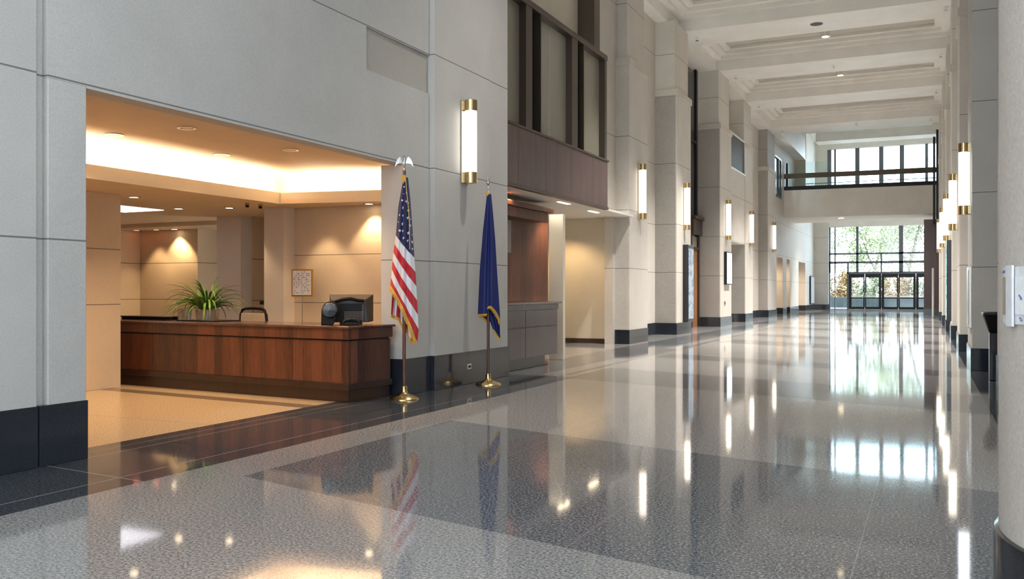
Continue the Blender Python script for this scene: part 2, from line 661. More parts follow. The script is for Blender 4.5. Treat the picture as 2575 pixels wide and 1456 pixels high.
# ------------------------------------------------------------------ far piers of the left wall
PIERS = [  # x face, y near, y far, x of recess wall
    (-7.00, 22.12, 23.75, -7.85), (-7.17, 27.46, 29.28, -8.0), (-7.28, 34.32, 36.41, -8.2),
    (-7.42, 40.12, 41.95, -8.2), (-7.70, 47.98, 50.47, -8.6)]
for i, (xf, y0, y1, xb) in enumerate(PIERS):
    zc = (7.1, 7.4, 7.5, 7.62, 7.6)[i]
    mat = 'limestone_far' if i == 0 else 'limestone_textured_shaded'
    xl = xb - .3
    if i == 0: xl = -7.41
    # textured near face, shade put into its colour past the first pier; smooth hall face: two stone slabs of one pier
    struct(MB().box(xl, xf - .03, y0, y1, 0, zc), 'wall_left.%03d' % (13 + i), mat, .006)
    struct(MB().box(xf - .03, xf, y0 + .002, y1 + .002, 0, zc), 'wall_left.%03d' % (20 + i), 'limestone_far')
    if i == 4:
        struct(MB().box(xl, xf - .05, y0 + .05, y1, zc + .2, 9.74), 'wall_left.%03d' % (30 + i), 'limestone_textured_shaded')
    else:
        struct(MB().box(xl, xf - .07, y0 + .05, y1 - .1, zc + .2, 9.74), 'wall_left.%03d' % (30 + i), 'limestone_far')
    struct(MB().box(xl, xf + .04, y0 - .04, y1 + .03, zc, zc + .2), 'trim_%d' % (3 + i), 'limestone_cap', .01)
    struct(MB().box(xl, xf + .015, y0 - .02, y1 + .02, 0, .36), 'baseboard_left.%03d' % (2 + i), 'granite_base', .004)

# recess walls between them
struct(MB().box(-8.2, -7.85, 23.75, 27.46, 0, 9.74), 'wall_left.040', 'limestone_far')
struct(MB().box(-7.86, -7.84, 23.77, 27.44, 0, .36), 'baseboard_left.007', 'granite_base')
struct(MB().box(-8.6, -8.2, 29.28, 34.32, 0, 9.74), 'wall_left.041', 'limestone_far')
rw = MB()
rw.box(-8.6, -7.44, 36.41, 40.12, 3.38, 6.35)
rw.box(-8.6, -8.2, 36.41, 40.12, 7.85, 9.74)
rw.box(-8.9, -8.6, 36.41, 40.12, 0, 9.74)
rw.box(-8.6, -7.44, 36.41, 36.75, 6.35, 7.85)
struct(rw, 'wall_left.042', 'limestone_far')
struct(MB().box(-8.6, -8.2, 41.95, 47.98, 0, 9.74), 'wall_left.043', 'limestone_far')
struct(MB().box(-8.21, -8.19, 41.97, 47.96, 0, .36), 'baseboard_left.008', 'granite_base')
# colonnade beyond the last pier
cw = MB()
cw.box(-8.5, -8.0, 50.47, 52.72, 0, 3.3)
cw.box(-8.5, -8.0, 54.97, 56.57, 0, 3.3)
cw.box(-8.5, -8.0, 57.91, 61.94, 0, 3.3)
cw.box(-8.5, -8.0, 65.42, 72.0, 0, 3.3)
cw.box(-8.5, -8.0, 50.47, 72.0, 3.3, 6.7)
cw.box(-8.5, -8.0, 54.4, 61.0, 6.7, 9.0)
cw.box(-8.5, -8.0, 50.47, 61.0, 9.0, 9.74)
cw.box(-8.5, -8.0, 50.47, 51.6, 6.7, 9.0)
struct(cw, 'wall_left.044', 'limestone_far')
cb = MB()
for a, b in ((50.5, 52.72), (54.97, 56.57), (57.91, 61.94), (65.42, 70.5)):
    cb.box(-8.5, -7.98, a - .02, b + .02, 0, .36)
struct(cb, 'baseboard_left.009', 'granite_base')
struct(MB().box(-11.5, -11.2, 50.47, 72, 0, 4), 'wall_left.045', 'plaster_tan')
struct(MB().box(-11.2, -8.5, 50.0, 50.4, 0, 4), 'wall_left.046', 'plaster_tan')
struct(MB().box(-11.2, -8.45, 50.4, 72, 3.6, 3.8), 'ceiling.002', 'plaster_white')
struct(MB().box(-8.0, -6.98, 70.5, 71.2, 0, 6.4), 'wall_far', 'limestone_far')
struct(MB().box(-8.0, -6.96, 70.47, 71.2, 0, .36), 'baseboard_far', 'granite_base')
for k, yy in enumerate((53.8, 57.2, 63.6)):
    spot('colonnade_lamp', (-9.3, yy, 3.5), 220, WARM, 150, .8)

# window_2: glazed opening beside the bridge, window_3: louvred grille
wn2 = struct(MB().box(-8.1, -7.97, 51.6, 51.72, 6.7, 9.0).box(-8.1, -7.97, 54.28, 54.4, 6.7, 9.0)
             .box(-8.1, -7.97, 51.72, 54.28, 6.7, 6.8).box(-8.1, -7.97, 51.72, 54.28, 8.9, 9.0)
             .box(-8.1, -7.97, 53.4, 53.5, 6.8, 8.9), 'window_2', 'metal_black')
MB().box(-8.07, -8.05, 51.72, 53.4, 6.8, 8.9).build('pane', 'glass_clear', wn2)
MB().box(-8.07, -8.05, 53.5, 54.28, 6.8, 8.9).build('pane', 'glass_clear', wn2)
struct(MB().box(-9.6, -9.4, 50.47, 61, 6.4, 9.74), 'wall_left.047', 'plaster_cream')
gr = struct(MB().box(-7.6, -7.40, 36.75, 36.82, 6.35, 7.85).box(-7.6, -7.40, 40.0, 40.08, 6.35, 7.85)
            .box(-7.6, -7.38, 36.82, 40.0, 6.35, 6.41).box(-7.6, -7.40, 36.82, 40.0, 7.79, 7.85), 'window_3', 'plastic_white')
lv = MB()
for k in range(22):
    y = 36.9 + k * .143
    lv.box(-7.56, -7.45, y, y + .055, 6.41, 7.79)
lv.build('louvre', 'louvre_metal', gr)
MB().box(-7.7, -7.62, 36.8, 40.05, 6.4, 7.8).build('backing', 'metal_black', gr)

# door_1 : wood door under its cornice and the tall dark window above (window_4)
d1 = struct(MB().box(-8.19, -8.05, 33.0, 33.14, 0, 4.1).box(-8.19, -8.05, 34.1, 34.3, 0, 4.1)
            .box(-8.19, -8.05, 33.14, 34.1, 2.9, 3.0), 'door_1', 'walnut_dark')
MB().box(-8.16, -8.10, 33.14, 34.1, 0, 2.9).build('door_panel', 'wood_door', d1)
MB().box(-8.16, -8.12, 33.14, 34.1, 3.0, 3.4).build('transom_pane', 'panel_olive', d1)
MB().box(-8.19, -7.95, 32.9, 34.32, 3.45, 4.02).box(-8.19, -7.87, 32.85, 34.32, 4.02, 4.14).build('cornice', 'walnut_dark', d1, .02)
w4 = struct(MB().box(-8.19, -8.08, 32.4, 32.52, 4.15, 9.7).box(-8.19, -8.08, 33.9, 34.1, 4.15, 9.7)
            .box(-8.19, -8.08, 32.52, 33.9, 6.9, 7.0), 'window_4', 'metal_black')
MB().box(-8.16, -8.13, 32.52, 33.9, 4.15, 9.6).build('pane', 'plastic_gloss', w4)
w5 = struct(MB().box(-7.84, -7.78, 23.9, 24.3, 5.9, 8.2), 'window_5', 'metal_black')

# ------------------------------------------------------------------ coffered ceiling of the hall
ZS = 9.74
BEAMS = [(23.0, 24.9), (28.85, 30.75), (34.58, 36.58), (40.72, 42.8), (47.70, 49.75)]
XL, XR = -7.48, .72
XRW = 1.4
for i, (a, b) in enumerate(BEAMS):
    struct(MB().box(XL, XR, a, b, ZS, 11.0), 'ceiling.%03d' % (10 + i), 'plaster_ceiling')
# longitudinal beams
struct(MB().box(-9.0, XL, 22.4, 60.5, ZS, 11.0), 'ceiling.020', 'plaster_ceiling')
struct(MB().box(XL, -7.36, 49.75, 60.5, ZS, 11.0), 'ceiling.023', 'plaster_ceiling')
struct(MB().box(XR, XRW, -8, 60.5, ZS + .002, 11.0), 'ceiling.021', 'plaster_ceiling')
# coffers: stepped mouldings and the raised panel
for i in range(4):
    a, b = BEAMS[i][1], BEAMS[i + 1][0]
    cf = MB()
    for k, (ins, zlo) in enumerate(((.0, ZS + .38), (.22, ZS + .50), (.44, ZS + .62))):
        z0, z1 = zlo, zlo + .14
        w0 = ins + .22
        x0, x1, y0, y1 = XL, XR, a, b
        cf.box(x0, x1, y0, y0 + w0, z0, z1)
        cf.box(x0, x1, y1 - w0, y1, z0, z1)
        cf.box(x0, x0 + w0, y0 + w0, y1 - w0, z0, z1)
        cf.box(x1 - w0, x1, y0 + w0, y1 - w0, z0, z1)
    struct(cf, 'trim_%d' % (10 + i), 'plaster_ceiling')
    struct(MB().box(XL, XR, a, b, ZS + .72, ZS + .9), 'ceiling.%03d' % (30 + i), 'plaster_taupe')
# plain ceiling over the near half of the hall
struct(MB().box(-7.6, XR, -8, 23.0, 10.6, 11.0), 'ceiling.022', 'plaster_ceiling')
# lobby beyond: higher ceiling with two deep beams
struct(MB().box(-8.5, 2, 49.75, 74, 12.35, 12.6), 'ceiling.040', 'plaster_ceiling')
struct(MB().box(-7.1, XR, 55.6, 57.0, 10.85, 12.35), 'ceiling.041', 'plaster_ceiling')
struct(MB().box(-7.1, XR, 63.5, 65.0, 11.35, 12.35), 'ceiling.042', 'plaster_ceiling')
struct(MB().box(-8.5, 2, 49.75, 50.0, 10.9, 12.4), 'ceiling.043', 'plaster_ceiling')
struct(MB().box(-8.5, -7.36, 60.3, 60.5, 6.7, 12.35), 'wall_left.048', 'plaster_cream')
struct(MB().box(-8.5, -7.9, 60.5, 72, 6.4, 12.35), 'wall_left.049', 'plaster_white')
struct(MB().box(-8.5, -7.36, 49.75, 60.5, 11.0, 12.35), 'wall_left.050', 'plaster_white')

# ------------------------------------------------------------------ right wall


def xr(y):
    return .62 - .011 * (y - 16)


RP = [(17.2, 19.2), (22.6, 24.6), (28.2, 30.2), (34.0, 36.0), (40.0, 42.0), (46.5, 48.6)]
struct(MB().box(.86, 1.6, 8.0, 15.0, 0, ZS), 'wall_right', 'limestone')
struct(MB().box(1.8, 2.0, -8, 8.0, 0, 11), 'wall_right.002', 'limestone')
struct(MB().box(-7, 2.0, -8.2, -8.0, 0, 11), 'wall_back', 'limestone')
struct(MB().box(XR, 2.0, -8, 8.0, 10.6, 11.0), 'ceiling.061', 'plaster_ceiling')
struct(MB().box(.84, 1.6, 7.98, 15.02, 0, .42), 'baseboard_right', 'granite_base')
struct(MB().box(1.05, 1.6, 15.0, 60.0, 0, ZS), 'wall_right.001', 'limestone_far')
struct(MB().box(1.03, 1.6, 15.02, 60.0, 0, .36), 'baseboard_right.001', 'granite_base')
for i, (a, b) in enumerate(RP):
    xf = xr(a)
    m = 'limestone' if i == 0 else 'limestone_far'
    struct(MB().box(xf, 1.05, a, b, 0, ZS), 'wall_right.%03d' % (10 + i), m, .02)
    struct(MB().box(xf - .02, 1.05, a - .02, b + .02, 0, .38), 'baseboard_right.%03d' % (10 + i), 'granite_base', .006)
    if i > 0:
        struct(MB().box(xf - .04, 1.05, a - .04, b + .04, 7.5, 7.7), 'trim_%d' % (20 + i), 'limestone_cap', .01)
# wood clad pier under the bridge and the dark window jamb above it
struct(MB().box(-.44, 1.05, 55.5, 57.5, 0, 5.35), 'wall_right.020', 'wood_post', .01)
struct(MB().box(-.46, 1.05, 55.47, 57.5, 0, .36), 'baseboard_right.020', 'granite_base')
struct(MB().box(.3, 1.6, 50.2, 74, 5.35, 12.4), 'wall_right.021', 'plaster_white')
struct(MB().box(.2, 1.6, 57.5, 74, 0, 5.4), 'wall_right.022', 'limestone_far')
w6 = struct(MB().box(.02, .14, 54.2, 54.5, 5.0, 9.74).box(.17, .28, 51.8, 52.2, 4.2, 9.74), 'window_6', 'metal_black')
struct(MB().box(.0, .3, 49.8, 50.4, 9.5, 12.4), 'wall_right.023', 'plaster_white')

# ------------------------------------------------------------------ reception room
rcx = MB()
rcx.box(-9.45, -6.54, 11.87, 12.1, 0, 3.2)
struct(rcx, 'wall_reception', 'limestone_reception')
struct(MB().box(-9.83, -9.43, 11.6, 12.1, 0, 2.7), 'wall_reception.001', 'reception_pillar', .004)
struct(MB().box(-11.76, -11.2, 12.6, 12.9, 0, 2.7), 'wall_reception.002', 'reception_pillar', .004)
struct(MB().box(-11.2, -9.83, 13.2, 13.4, 0, 2.7), 'wall_reception.003', 'reception_ceiling')
struct(MB().box(-11.25, -11.15, 12.9, 13.2, 0, 2.7), 'wall_reception.004', 'limestone_alcove')
struct(MB().box(-10.9, -10.34, 3.0, 9.2, 0, 2.7), 'wall_reception.005', 'limestone_reception', .004)
struct(MB().box(-15.2, -13.57, 14.0, 14.9, 0, 2.7), 'wall_reception.006', 'limestone_alcove')
struct(MB().box(-13.57, -11.2, 14.8, 15.0, 0, 2.7), 'wall_reception.007', 'limestone_alcove')
struct(MB().box(-15.6, -15.17, 8, 14.9, 0, 2.7), 'wall_reception.008', 'limestone_alcove')
struct(MB().box(-15.6, -10.9, 7.8, 8.0, 0, 2.7), 'wall_reception.009', 'limestone_alcove')
struct(MB().box(-10.5, -6.62, 2.8, 3.0, 0, 3.2), 'wall_reception.010', 'limestone_alcove')
# lower ceiling (around the cove) and raised cove ceiling
lo = MB()
lo.box(-15.6, -9.12, 2.8, 15.0, 2.7, 2.76)
lo.prism([(-9.12, 11.12), (-6.5, 11.62), (-6.5, 12.9), (-9.12, 12.9)], 2.7, 2.76)
struct(lo, 'ceiling.050', 'reception_ceiling')
lip = MB()
lip.box(-9.17, -9.115, 2.8, 11.12, 2.694, 2.865)
lip.prism([(-9.17, 11.115), (-6.5, 11.615), (-6.5, 11.68), (-9.17, 11.18)], 2.694, 2.865)
struct(lip, 'trim_30', 'plaster_cream')
struct(MB().box(-9.62, -6.40, 2.8, 12.1, 3.15, 3.25), 'ceiling.051', 'reception_ceiling')
cwall = MB().box(-9.62, -9.56, 2.8, 12.0, 2.76, 3.15)
cwall.prism([(-9.56, 11.55), (-6.5, 11.99), (-6.5, 12.0), (-9.56, 12.0)], 2.76, 3.15)
struct(cwall, 'wall_reception.011', 'plaster_cream')
struct(MB().box(-15.2, -11.2, 13.3, 15.0, 2.62, 2.70), 'ceiling.052', 'reception_ceiling')

# ------------------------------------------------------------------ round column at the right edge
cx, cy, cr = 1.005, 3.835, .78
col = thing('round_column', (cx, cy, 0), 'round stone column with a black granite base at the right edge of the hall', 'column')
MB().lathe([(cr, .44), (cr, 11)], n=96).build('shaft', 'limestone_column', col, smooth=True)
MB().lathe([(cr + .02, 0), (cr + .02, .44), (cr + .015, .465), (cr, .47)], n=96).build('base', 'granite_base', col, smooth=True)

# ------------------------------------------------------------------ sconces


def make_sconce(h, label, mat='lamp_opal', h1=None):
    t = thing('wall_sconce', (0, 0, 0), label, 'wall lamp', 'cylindrical wall sconces along the hall')
    r = .085
    MB().box(-.012, .012, -.105, .105, 0, h).build('back_plate', 'metal_nickel', t, .004)
    MB().lathe([(r, .155), (r, h - .155)], .10, 0, 32, caps=False).build('lamp_shade', mat, t, smooth=True)
    for z0, z1 in ((0.0, .155), (h - .155, h)):
        MB().lathe([(r + .008, z0), (r + .008, z1)], .10, 0, 32).box(0.0, .06, -.07, .07, z0 + .01, z1 - .01).build('cap', 'metal_brass', t, smooth=True)
    return t


LS = [(-6.13, 11.54, 2.90, 1.19, 'left wall, above and between the two flags'), (-7.0, 22.97, 3.24, 1.44, 'first stone pier past the wood clad balcony'),
      (-7.17, 28.40, 3.30, 1.48, 'left pier with the tall dark framed display'), (-7.28, 35.35, 3.35, 1.53, 'left pier with the white lit poster'),
      (-7.42, 41.10, 3.35, 1.57, 'left pier just past the louvred grille'), (-7.7, 49.26, 3.42, 1.56, 'farthest left pier beside the orange openings')]
for x, y, z, h, wh in LS:
    o = make_sconce(h, 'tall cylindrical brass and opal sconce on the ' + wh, 'lamp_opal')
    o.location = (x + .012, y, z)
RSC = [(17.6, 2.68, 1.24, 'nearest on the right wall, glowing cool white', 'lamp_opal_cool'),
       (24.0, 2.80, 1.34, 'second nearest on the right wall', 'lamp_opal'), (30.0, 2.86, 1.40, 'third along the right wall', 'lamp_opal'),
       (35.6, 2.90, 1.40, 'fourth along the right wall', 'lamp_opal'), (41.6, 2.95, 1.40, 'farthest along the right wall', 'lamp_opal')]
for (y, z, h, wh, mt), (a, b) in zip(RSC, RP):
    o = make_sconce(h, 'cylindrical brass and opal sconce, ' + wh, mt)
    o.rotation_euler = (0, 0, PI)
    o.location = (xr(a) - .012, y, z)

# ------------------------------------------------------------------ hall ceiling fittings
for k, (x, y, wh) in enumerate(((-3.35, 34.35 - 1.5, 'nearest coffer'), (-3.4, 39.0, 'second coffer'))):
    t = thing('ceiling_lamp', (x, y, ZS + .40), 'white drum downlight with a glowing lens in the ' + wh, 'ceiling lamp', 'drum downlights in the coffers')
    MB().lathe([(.17, .0), (.17, .32), (.24, .32)], n=32).build('drum', 'plastic_white', t, smooth=True)
    MB().lathe([(.12, -.012), (.12, .001)], n=32).build('lens', 'hall_lamp_lens', t)
    MB().lathe([(.165, -.018), (.125, -.018), (.125, .0), (.165, 0), (.165, -.018)], n=32, caps=False).build('rim', 'metal_gold', t)
    spot('ceiling_lamp_light', (x, y, ZS + .36), 5600, (1.0, .95, .89), 78, .8)
sp = thing('ceiling_speaker', (-3.3, 29.75, ZS - .02), 'round flush grey speaker grille in the nearest ceiling beam', 'speaker')
MB().lathe([(.19, 0), (.19, .02)], n=32).build('grille', 'plastic_grey', sp)
MB().lathe([(.21, .006), (.21, .02)], n=32).build('rim', 'plastic_white', sp)
spr = [(-7.06, 29.7, 'left end of the nearest ceiling beam'), (.36, 29.6, 'right end of the nearest ceiling beam'), (-6.95, 35.6, 'left end of the second ceiling beam'),
       (-3.32, 35.5, 'middle of the second ceiling beam'), (.26, 35.4, 'right end of the second ceiling beam'), (-7.1, 41.6, 'left end of the third ceiling beam'),
       (.14, 41.7, 'right end of the third ceiling beam'), (-7.07, 48.5, 'left end of the farthest ceiling beam'), (-3.45, 48.4, 'middle of the farthest ceiling beam'), (-.07, 48.4, 'right end of the farthest ceiling beam')]
for x, y, wh in spr:
    t = thing('sprinkler', (x, y, ZS - .10), 'small white sprinkler head at the ' + wh, 'sprinkler', 'sprinkler heads under the beams')
    MB().lathe([(.018, .0), (.018, .085), (.07, .088), (.07, .10)], n=16).build('stem', 'plastic_white', t)
    MB().lathe([(.055, -.012), (.055, .0)], n=16).build('deflector', 'metal_steel', t)

# ------------------------------------------------------------------ bridge across the far end
YB = 55.6
brg = MB().prism([(-8.0, YB - .1), (.28, YB + .5), (.28, 60.2), (-8.0, 60.2)], 5.70, 7.32)
struct(brg, 'wall_bridge', 'plaster_white')
t = thing('bridge_railing', (0, 0, 0), 'dark metal and glass railing along the bridge across the far end of the hall', 'railing')


def skew(x0, x1, dy, z0, z1, th):
    f = lambda x: YB - .1 + (x + 8.0) * .6 / 8.28 + dy
    return MB().prism([(x0, f(x0)), (x1, f(x1)), (x1, f(x1) + th), (x0, f(x0) + th)], z0, z1)


skew(-8.0, .25, .02, 7.32, 7.55, .10).build('bottom_rail', 'metal_black', t)
skew(-8.0, .25, -.02, 8.02, 8.30, .14).build('top_rail', 'metal_bronze', t)
for k in range(5):
    x0 = -7.95 + k * 1.64
    skew(x0 + .02, x0 + 1.60, .06, 7.55, 8.95, .012).build('glass_panel', 'glass_rail', t)
    if k: skew(x0 - .015, x0 + .015, .05, 7.45, 8.95, .03).build('post', 'metal_steel', t)
skew(-7.9, -7.78, .1, 7.32, 8.95, .1).build('post', 'metal_black', t)
t2 = thing('picket_railing', (0, 60.0, 7.32), 'thin picket railing along the far edge of the bridge', 'railing')
MB().box(-7.3, .28, -.02, .02, .82, .86).build('handrail', 'metal_frame', t2)
MB().box(-7.3, .28, -.015, .015, .08, .11).build('bottom_rail', 'metal_frame', t2)
for k in range(58):
    x = -7.25 + k * .128
    MB().box(x - .008, x + .008, -.008, .008, .0, .84).build('picket', 'metal_frame', t2)
# bridge downlight
t = thing('downlight', (-4.95, 57.2, 5.69), 'small round downlight in the soffit under the bridge', 'downlight')
MB().lathe([(.16, 0), (.16, .01)], n=24).build('lens', 'downlight_lens', t)

# ------------------------------------------------------------------ far glass wall and entrance doors
YG = 71.0
wg = MB()
for x, hw_ in ((-6.95, .07), (-6.56, .045), (-5.01, .085), (-2.06, .14), (-.5, .06)):
    wg.box(x - hw_, x + hw_, YG - .08, YG + .08, 2.70, 6.1)
wg.box(-5.72, -5.60, YG - .08, YG + .08, 0, 3.4)
wg.box(-3.43, -3.33, YG - .08, YG + .08, 2.75, 4.1)
wg.box(-7.0, 0, YG - .08, YG + .08, 4.04, 4.16)
wg.box(-7.0, 0, YG - .08, YG + .08, 3.38, 3.54)
wg.box(-5.7, 0, YG - .08, YG + .08, 2.60, 2.76)
wg.box(-7.0, -6.9, YG - .08, YG + .08, 0, 3.4)
wg.box(-6.6, -6.54, YG - .06, YG + .06, 0, 3.4)
wf = struct(wg, 'window_7', 'metal_mullion')
MB().box(-6.95, 0, YG - .01, YG + .01, 2.7, 6.1).build('pane', 'glass_clear', wf)
MB().box(-6.9, -5.7, YG - .01, YG + .01, .02, 2.7).build('pane', 'glass_clear', wf)
struct(MB().box(-7.9, .3, YG - .2, YG + .2, 6.08, 7.0), 'wall_far.001', 'plaster_white')
wu = MB()
for x, hwd in ((-6.95, .14), (-6.56, .07), (-5.01, .15), (-3.38, .15), (-2.0, .15), (-.38, .10)):
    wu.box(x - hwd, x + hwd, YG - .12, YG + .08, 7.0, 12.2)
wu.box(-7.0, 0.2, YG - .06, YG + .06, 10.06, 10.18)
wu2 = struct(wu, 'window_8', 'metal_mullion')
MB().box(-6.95, .3, YG - .01, YG + .01, 7.0, 12.0).build('pane', 'glass_clear', wu2)
struct(MB().box(-7.95, -6.95, YG - .1, YG + .2, 7.0, 12.35), 'wall_far.002', 'plaster_white')
struct(MB().box(-8.0, .5, YG - .2, YG + .2, 11.85, 12.4), 'wall_far.003', 'plaster_white')
# five glazed door leaves
glz = [(-5.41, -4.60), (-4.40, -3.55), (-3.18, -2.34), (-2.14, -1.25), (-.90, -.10)]
cuts = [-5.66, -4.50, -3.365, -2.24, -1.075, .06]
for i, (g0, g1) in enumerate(glz):
    x0, x1 = cuts[i] + .01, cuts[i + 1] - .01
    f = MB()
    f.box(x0, g0, YG - .04, YG + .04, .02, 2.62).box(g1, x1, YG - .04, YG + .04, .02, 2.62)
    f.box(g0, g1, YG - .04, YG + .04, 2.34, 2.62).box(g0, g1, YG - .04, YG + .04, .02, .20)
    f.box(g0, g1, YG - .04, YG + .04, .80, .88)
    d = struct(f, 'door_%d' % (i + 2), 'metal_black')
    MB().box(g0, g1, YG - .008, YG + .008, .20, .80).build('pane', 'glass_clear', d)
    MB().box(g0, g1, YG - .008, YG + .008, .88, 2.34).build('pane', 'glass_clear', d)
    MB().box(g0 - .05, g1 + .05, YG - .14, YG - .09, .94, 1.02).box(g0 - .05, g0, YG - .14, YG - .04, .93, 1.03).box(g1, g1 + .05, YG - .14, YG - .04, .93, 1.03).build('push_bar', 'metal_steel', d)
    hx = x1 - .07 if i % 2 == 0 else x0 + .07
    MB().tube([(hx, YG - .04, 1.22), (hx, YG - .12, 1.2), (hx, YG - .12, .88), (hx, YG - .04, .86)], .022, 8).build('handle', 'metal_steel', d, smooth=True)

# ------------------------------------------------------------------ outdoors beyond the glass
struct(MB().box(-40, 30, 74, 130, -.3, -.02), 'ground', 'paving')
hw = MB().box(-14, 12, 79.5, 80.0, -.02, .85).build('garden_wall', 'hedge_wall', None, .02)
tag(hw, 'low dark garden wall outside beyond the entrance doors', 'wall')


def foliage(name, mat, cx, cy, cz, rx, ry, rz, n, size, parent=None, label=None, cat=None, group=None, seed=0, blobs=14):
    rnd = random.Random(seed)
    mb = MB()
    cs = [(rnd.uniform(-.7, .7), rnd.uniform(-.7, .7), rnd.uniform(-.7, .7), rnd.uniform(.25, .5)) for _ in range(blobs)]
    for i in range(n):
        bx, by, bz, br = cs[i % blobs]
        d = Vector((rnd.gauss(0, 1), rnd.gauss(0, 1), rnd.gauss(0, 1))).normalized() * br * rnd.uniform(.6, 1)
        p = Vector((cx + (bx + d.x) * rx, cy + (by + d.y) * ry, cz + (bz + d.z) * rz))
        u = Vector((rnd.gauss(0, 1), rnd.gauss(0, 1), rnd.gauss(0, 1))).normalized()
        v = u.cross(Vector((rnd.gauss(0, 1), rnd.gauss(0, 1), rnd.gauss(0, 1)))).normalized()
        s_ = size * rnd.uniform(.6, 1.3)
        b = len(mb.v)
        mb.v += [tuple(p - u * s_), tuple(p + v * s_ * .45), tuple(p + u * s_), tuple(p - v * s_ * .45)]
        mb.f.append((b, b + 1, b + 2, b + 3))
    me = bpy.data.meshes.new(name); me.from_pydata(mb.v, [], mb.f)
    me.materials.append(MATS[mat])
    o = bpy.data.objects.new(name, me); COL.objects.link(o)
    if parent: o.parent = parent
    if label: tag(o, label, cat, group)
    return o


TR = [(-10.6, 92.5, 'leaf_pale', 'pale tree outside, leftmost behind the glass wall'), (-5.6, 101, 'leaf_tree', 'green tree outside, seen through the left panes of the entrance'),
      (-2.2, 92, 'leaf_pale', 'tree with a forked trunk outside, in the middle of the glass wall'), (3.4, 101, 'leaf_tree', 'green tree outside, seen through the right panes of the entrance'),
      (-14, 106, 'leaf_tree', 'distant tree outside between the middle and the left trees')]
for i, (x, y, mt, lb) in enumerate(TR):
    t = thing('tree', (x, y, 0), lb, 'tree', 'trees outside the entrance')
    tk = MB()
    tk.tube([(0, 0, -.1), (.1, 0, 2), (.3, 0, 4), (.9, .1, 6.5), (1.5, .2, 9)], [.2, .17, .14, .1, .05], 8)
    tk.tube([(.25, 0, 3.4), (-.5, .1, 5), (-1.2, .2, 7.5)], [.12, .09, .04], 8)
    tk.build('trunk', 'bark', t, smooth=True)
    foliage('crown', mt, 0, 0, 6.8, 3.4, 2.6, 4.6, 9000, .125, parent=t, seed=i, blobs=34)
for i, (x, mt, lb) in enumerate([(-7.9, 'leaf_autumn', 'orange leaved shrub outside, leftmost beyond the garden wall'), (-5.5, 'leaf_pale', 'pale grey green shrub outside behind the left door leaf'),
                                 (-3.1, 'leaf_autumn', 'rust and tan shrub outside behind the middle door leaves'), (-.7, 'leaf_pale', 'pale shrub outside behind the fourth door leaf'), (1.7, 'leaf_autumn', 'yellow orange shrub outside behind the last door leaf')]):
    foliage('shrub', mt, x, 83, 1.25, 1.0, .8, 1.5, 2200, .10, label=lb, cat='shrub', group='shrubs beyond the garden wall', seed=40 + i, blobs=22)

for i, x in enumerate((-9.2, -6.8, -4.3, -1.9, .5)):
    foliage('shrub', ('leaf_pale', 'leaf_autumn')[i % 2], x, 85.6, 1.6, 1.05, .7, 1.9, 2200, .12, label=('grey green', 'yellow brown', 'silvery', 'copper', 'muted green')[i] + ' tall shrub in the second row outside, ' + ('farthest left', 'left of the middle', 'in the middle', 'right of the middle', 'farthest right')[i], cat='shrub', group='second row of shrubs outside', seed=70 + i, blobs=22)

# ------------------------------------------------------------------ displays, switches, outlets
def print_mat(name, bgc, inkc, scale, thr, emit=0.0):
    m, nt, p = newmat(name)
    n = noise(nt, scale, 4, .7, stretch=(1, 1, 2.0))
    c = mixc(nt, math_n(nt, 'GREATER_THAN', n, thr), bgc, inkc)
    nt.links.new(c, p.inputs['Base Color'])
    if emit:
        nt.links.new(c, p.inputs['Emission Color'])
        p.inputs['Emission Strength'].default_value = emit
    return m


print_mat('case_print', (.40, .47, .55), (.18, .27, .38), 3, .52)
t = thing('poster_case', (-7.15, 28.65, .37), 'tall dark framed glass display case on the second left pier', 'display case')
MB().box(-.02, .15, -.42, .33, 0, 2.45).build('frame', 'plastic_gloss', t, .01)
MB().box(.15, .16, -.36, .27, .1, 2.33).build('pane', 'case_print', t)
t = thing('light_box', (-7.27, 35.5, 1.6), 'white backlit poster panel with blue print on the third left pier', 'poster')
MB().box(-.01, .10, -.50, .48, 0, 1.27).build('frame', 'metal_black', t, .005)


print_mat('poster_print', (.85, .93, 1.0), (.25, .50, .62), 5, .55, .9)
print_mat('screen_print', (.30, .55, .60), (.06, .20, .24), 3, .52, .5)
MB().box(.10, .105, -.46, .44, .04, 1.23).build('print', 'poster_print', t)
t = thing('light_switch', (-7.27, 35.1, .80), 'small steel switch plate on the third left pier', 'switch')
MB().box(0, .012, -.08, .08, 0, .17).build('plate', 'metal_steel', t)
MB().box(.012, .02, -.03, .03, .05, .12).build('toggle', 'plastic_black', t)
t = thing('wall_outlet', (-6.12, 11.68, .215), 'small steel outlet plate in the black granite base behind the blue flag', 'outlet')
MB().box(0, .008, -.06, .06, 0, .075).build('plate', 'metal_steel', t, .002)
MB().box(.008, .011, -.04, -.005, .02, .055).box(.008, .011, .005, .04, .02, .055).build('socket', 'plastic_grey', t)
t = thing('display_screen', (xr(28.2) - .0, 28.8, .50), 'tall black framed digital display on the right wall', 'screen')
MB().box(-.12, .0, -.35, .55, 0, 2.3).build('frame', 'plastic_gloss', t, .01)
MB().box(-.13, -.12, -.28, .48, .1, 2.2).build('screen', 'screen_print', t)
t = thing('framed_glass_panel', (xr(17.2), 17.55, .72), 'thin steel framed glass notice panel on the near right pier', 'notice panel')
MB().box(-.05, 0, -.30, .55, 0, 1.05).build('frame', 'metal_steel', t, .006)
MB().box(-.055, -.05, -.24, .49, .06, .99).build('pane', 'acrylic_frost', t)
t = thing('white_post', (.02, 50.6, 0), 'slim white post standing before the wood clad pier', 'post')
MB().lathe([(.05, 0), (.05, 2.5), (.04, 2.52)], n=16).build('shaft', 'plastic_white', t)
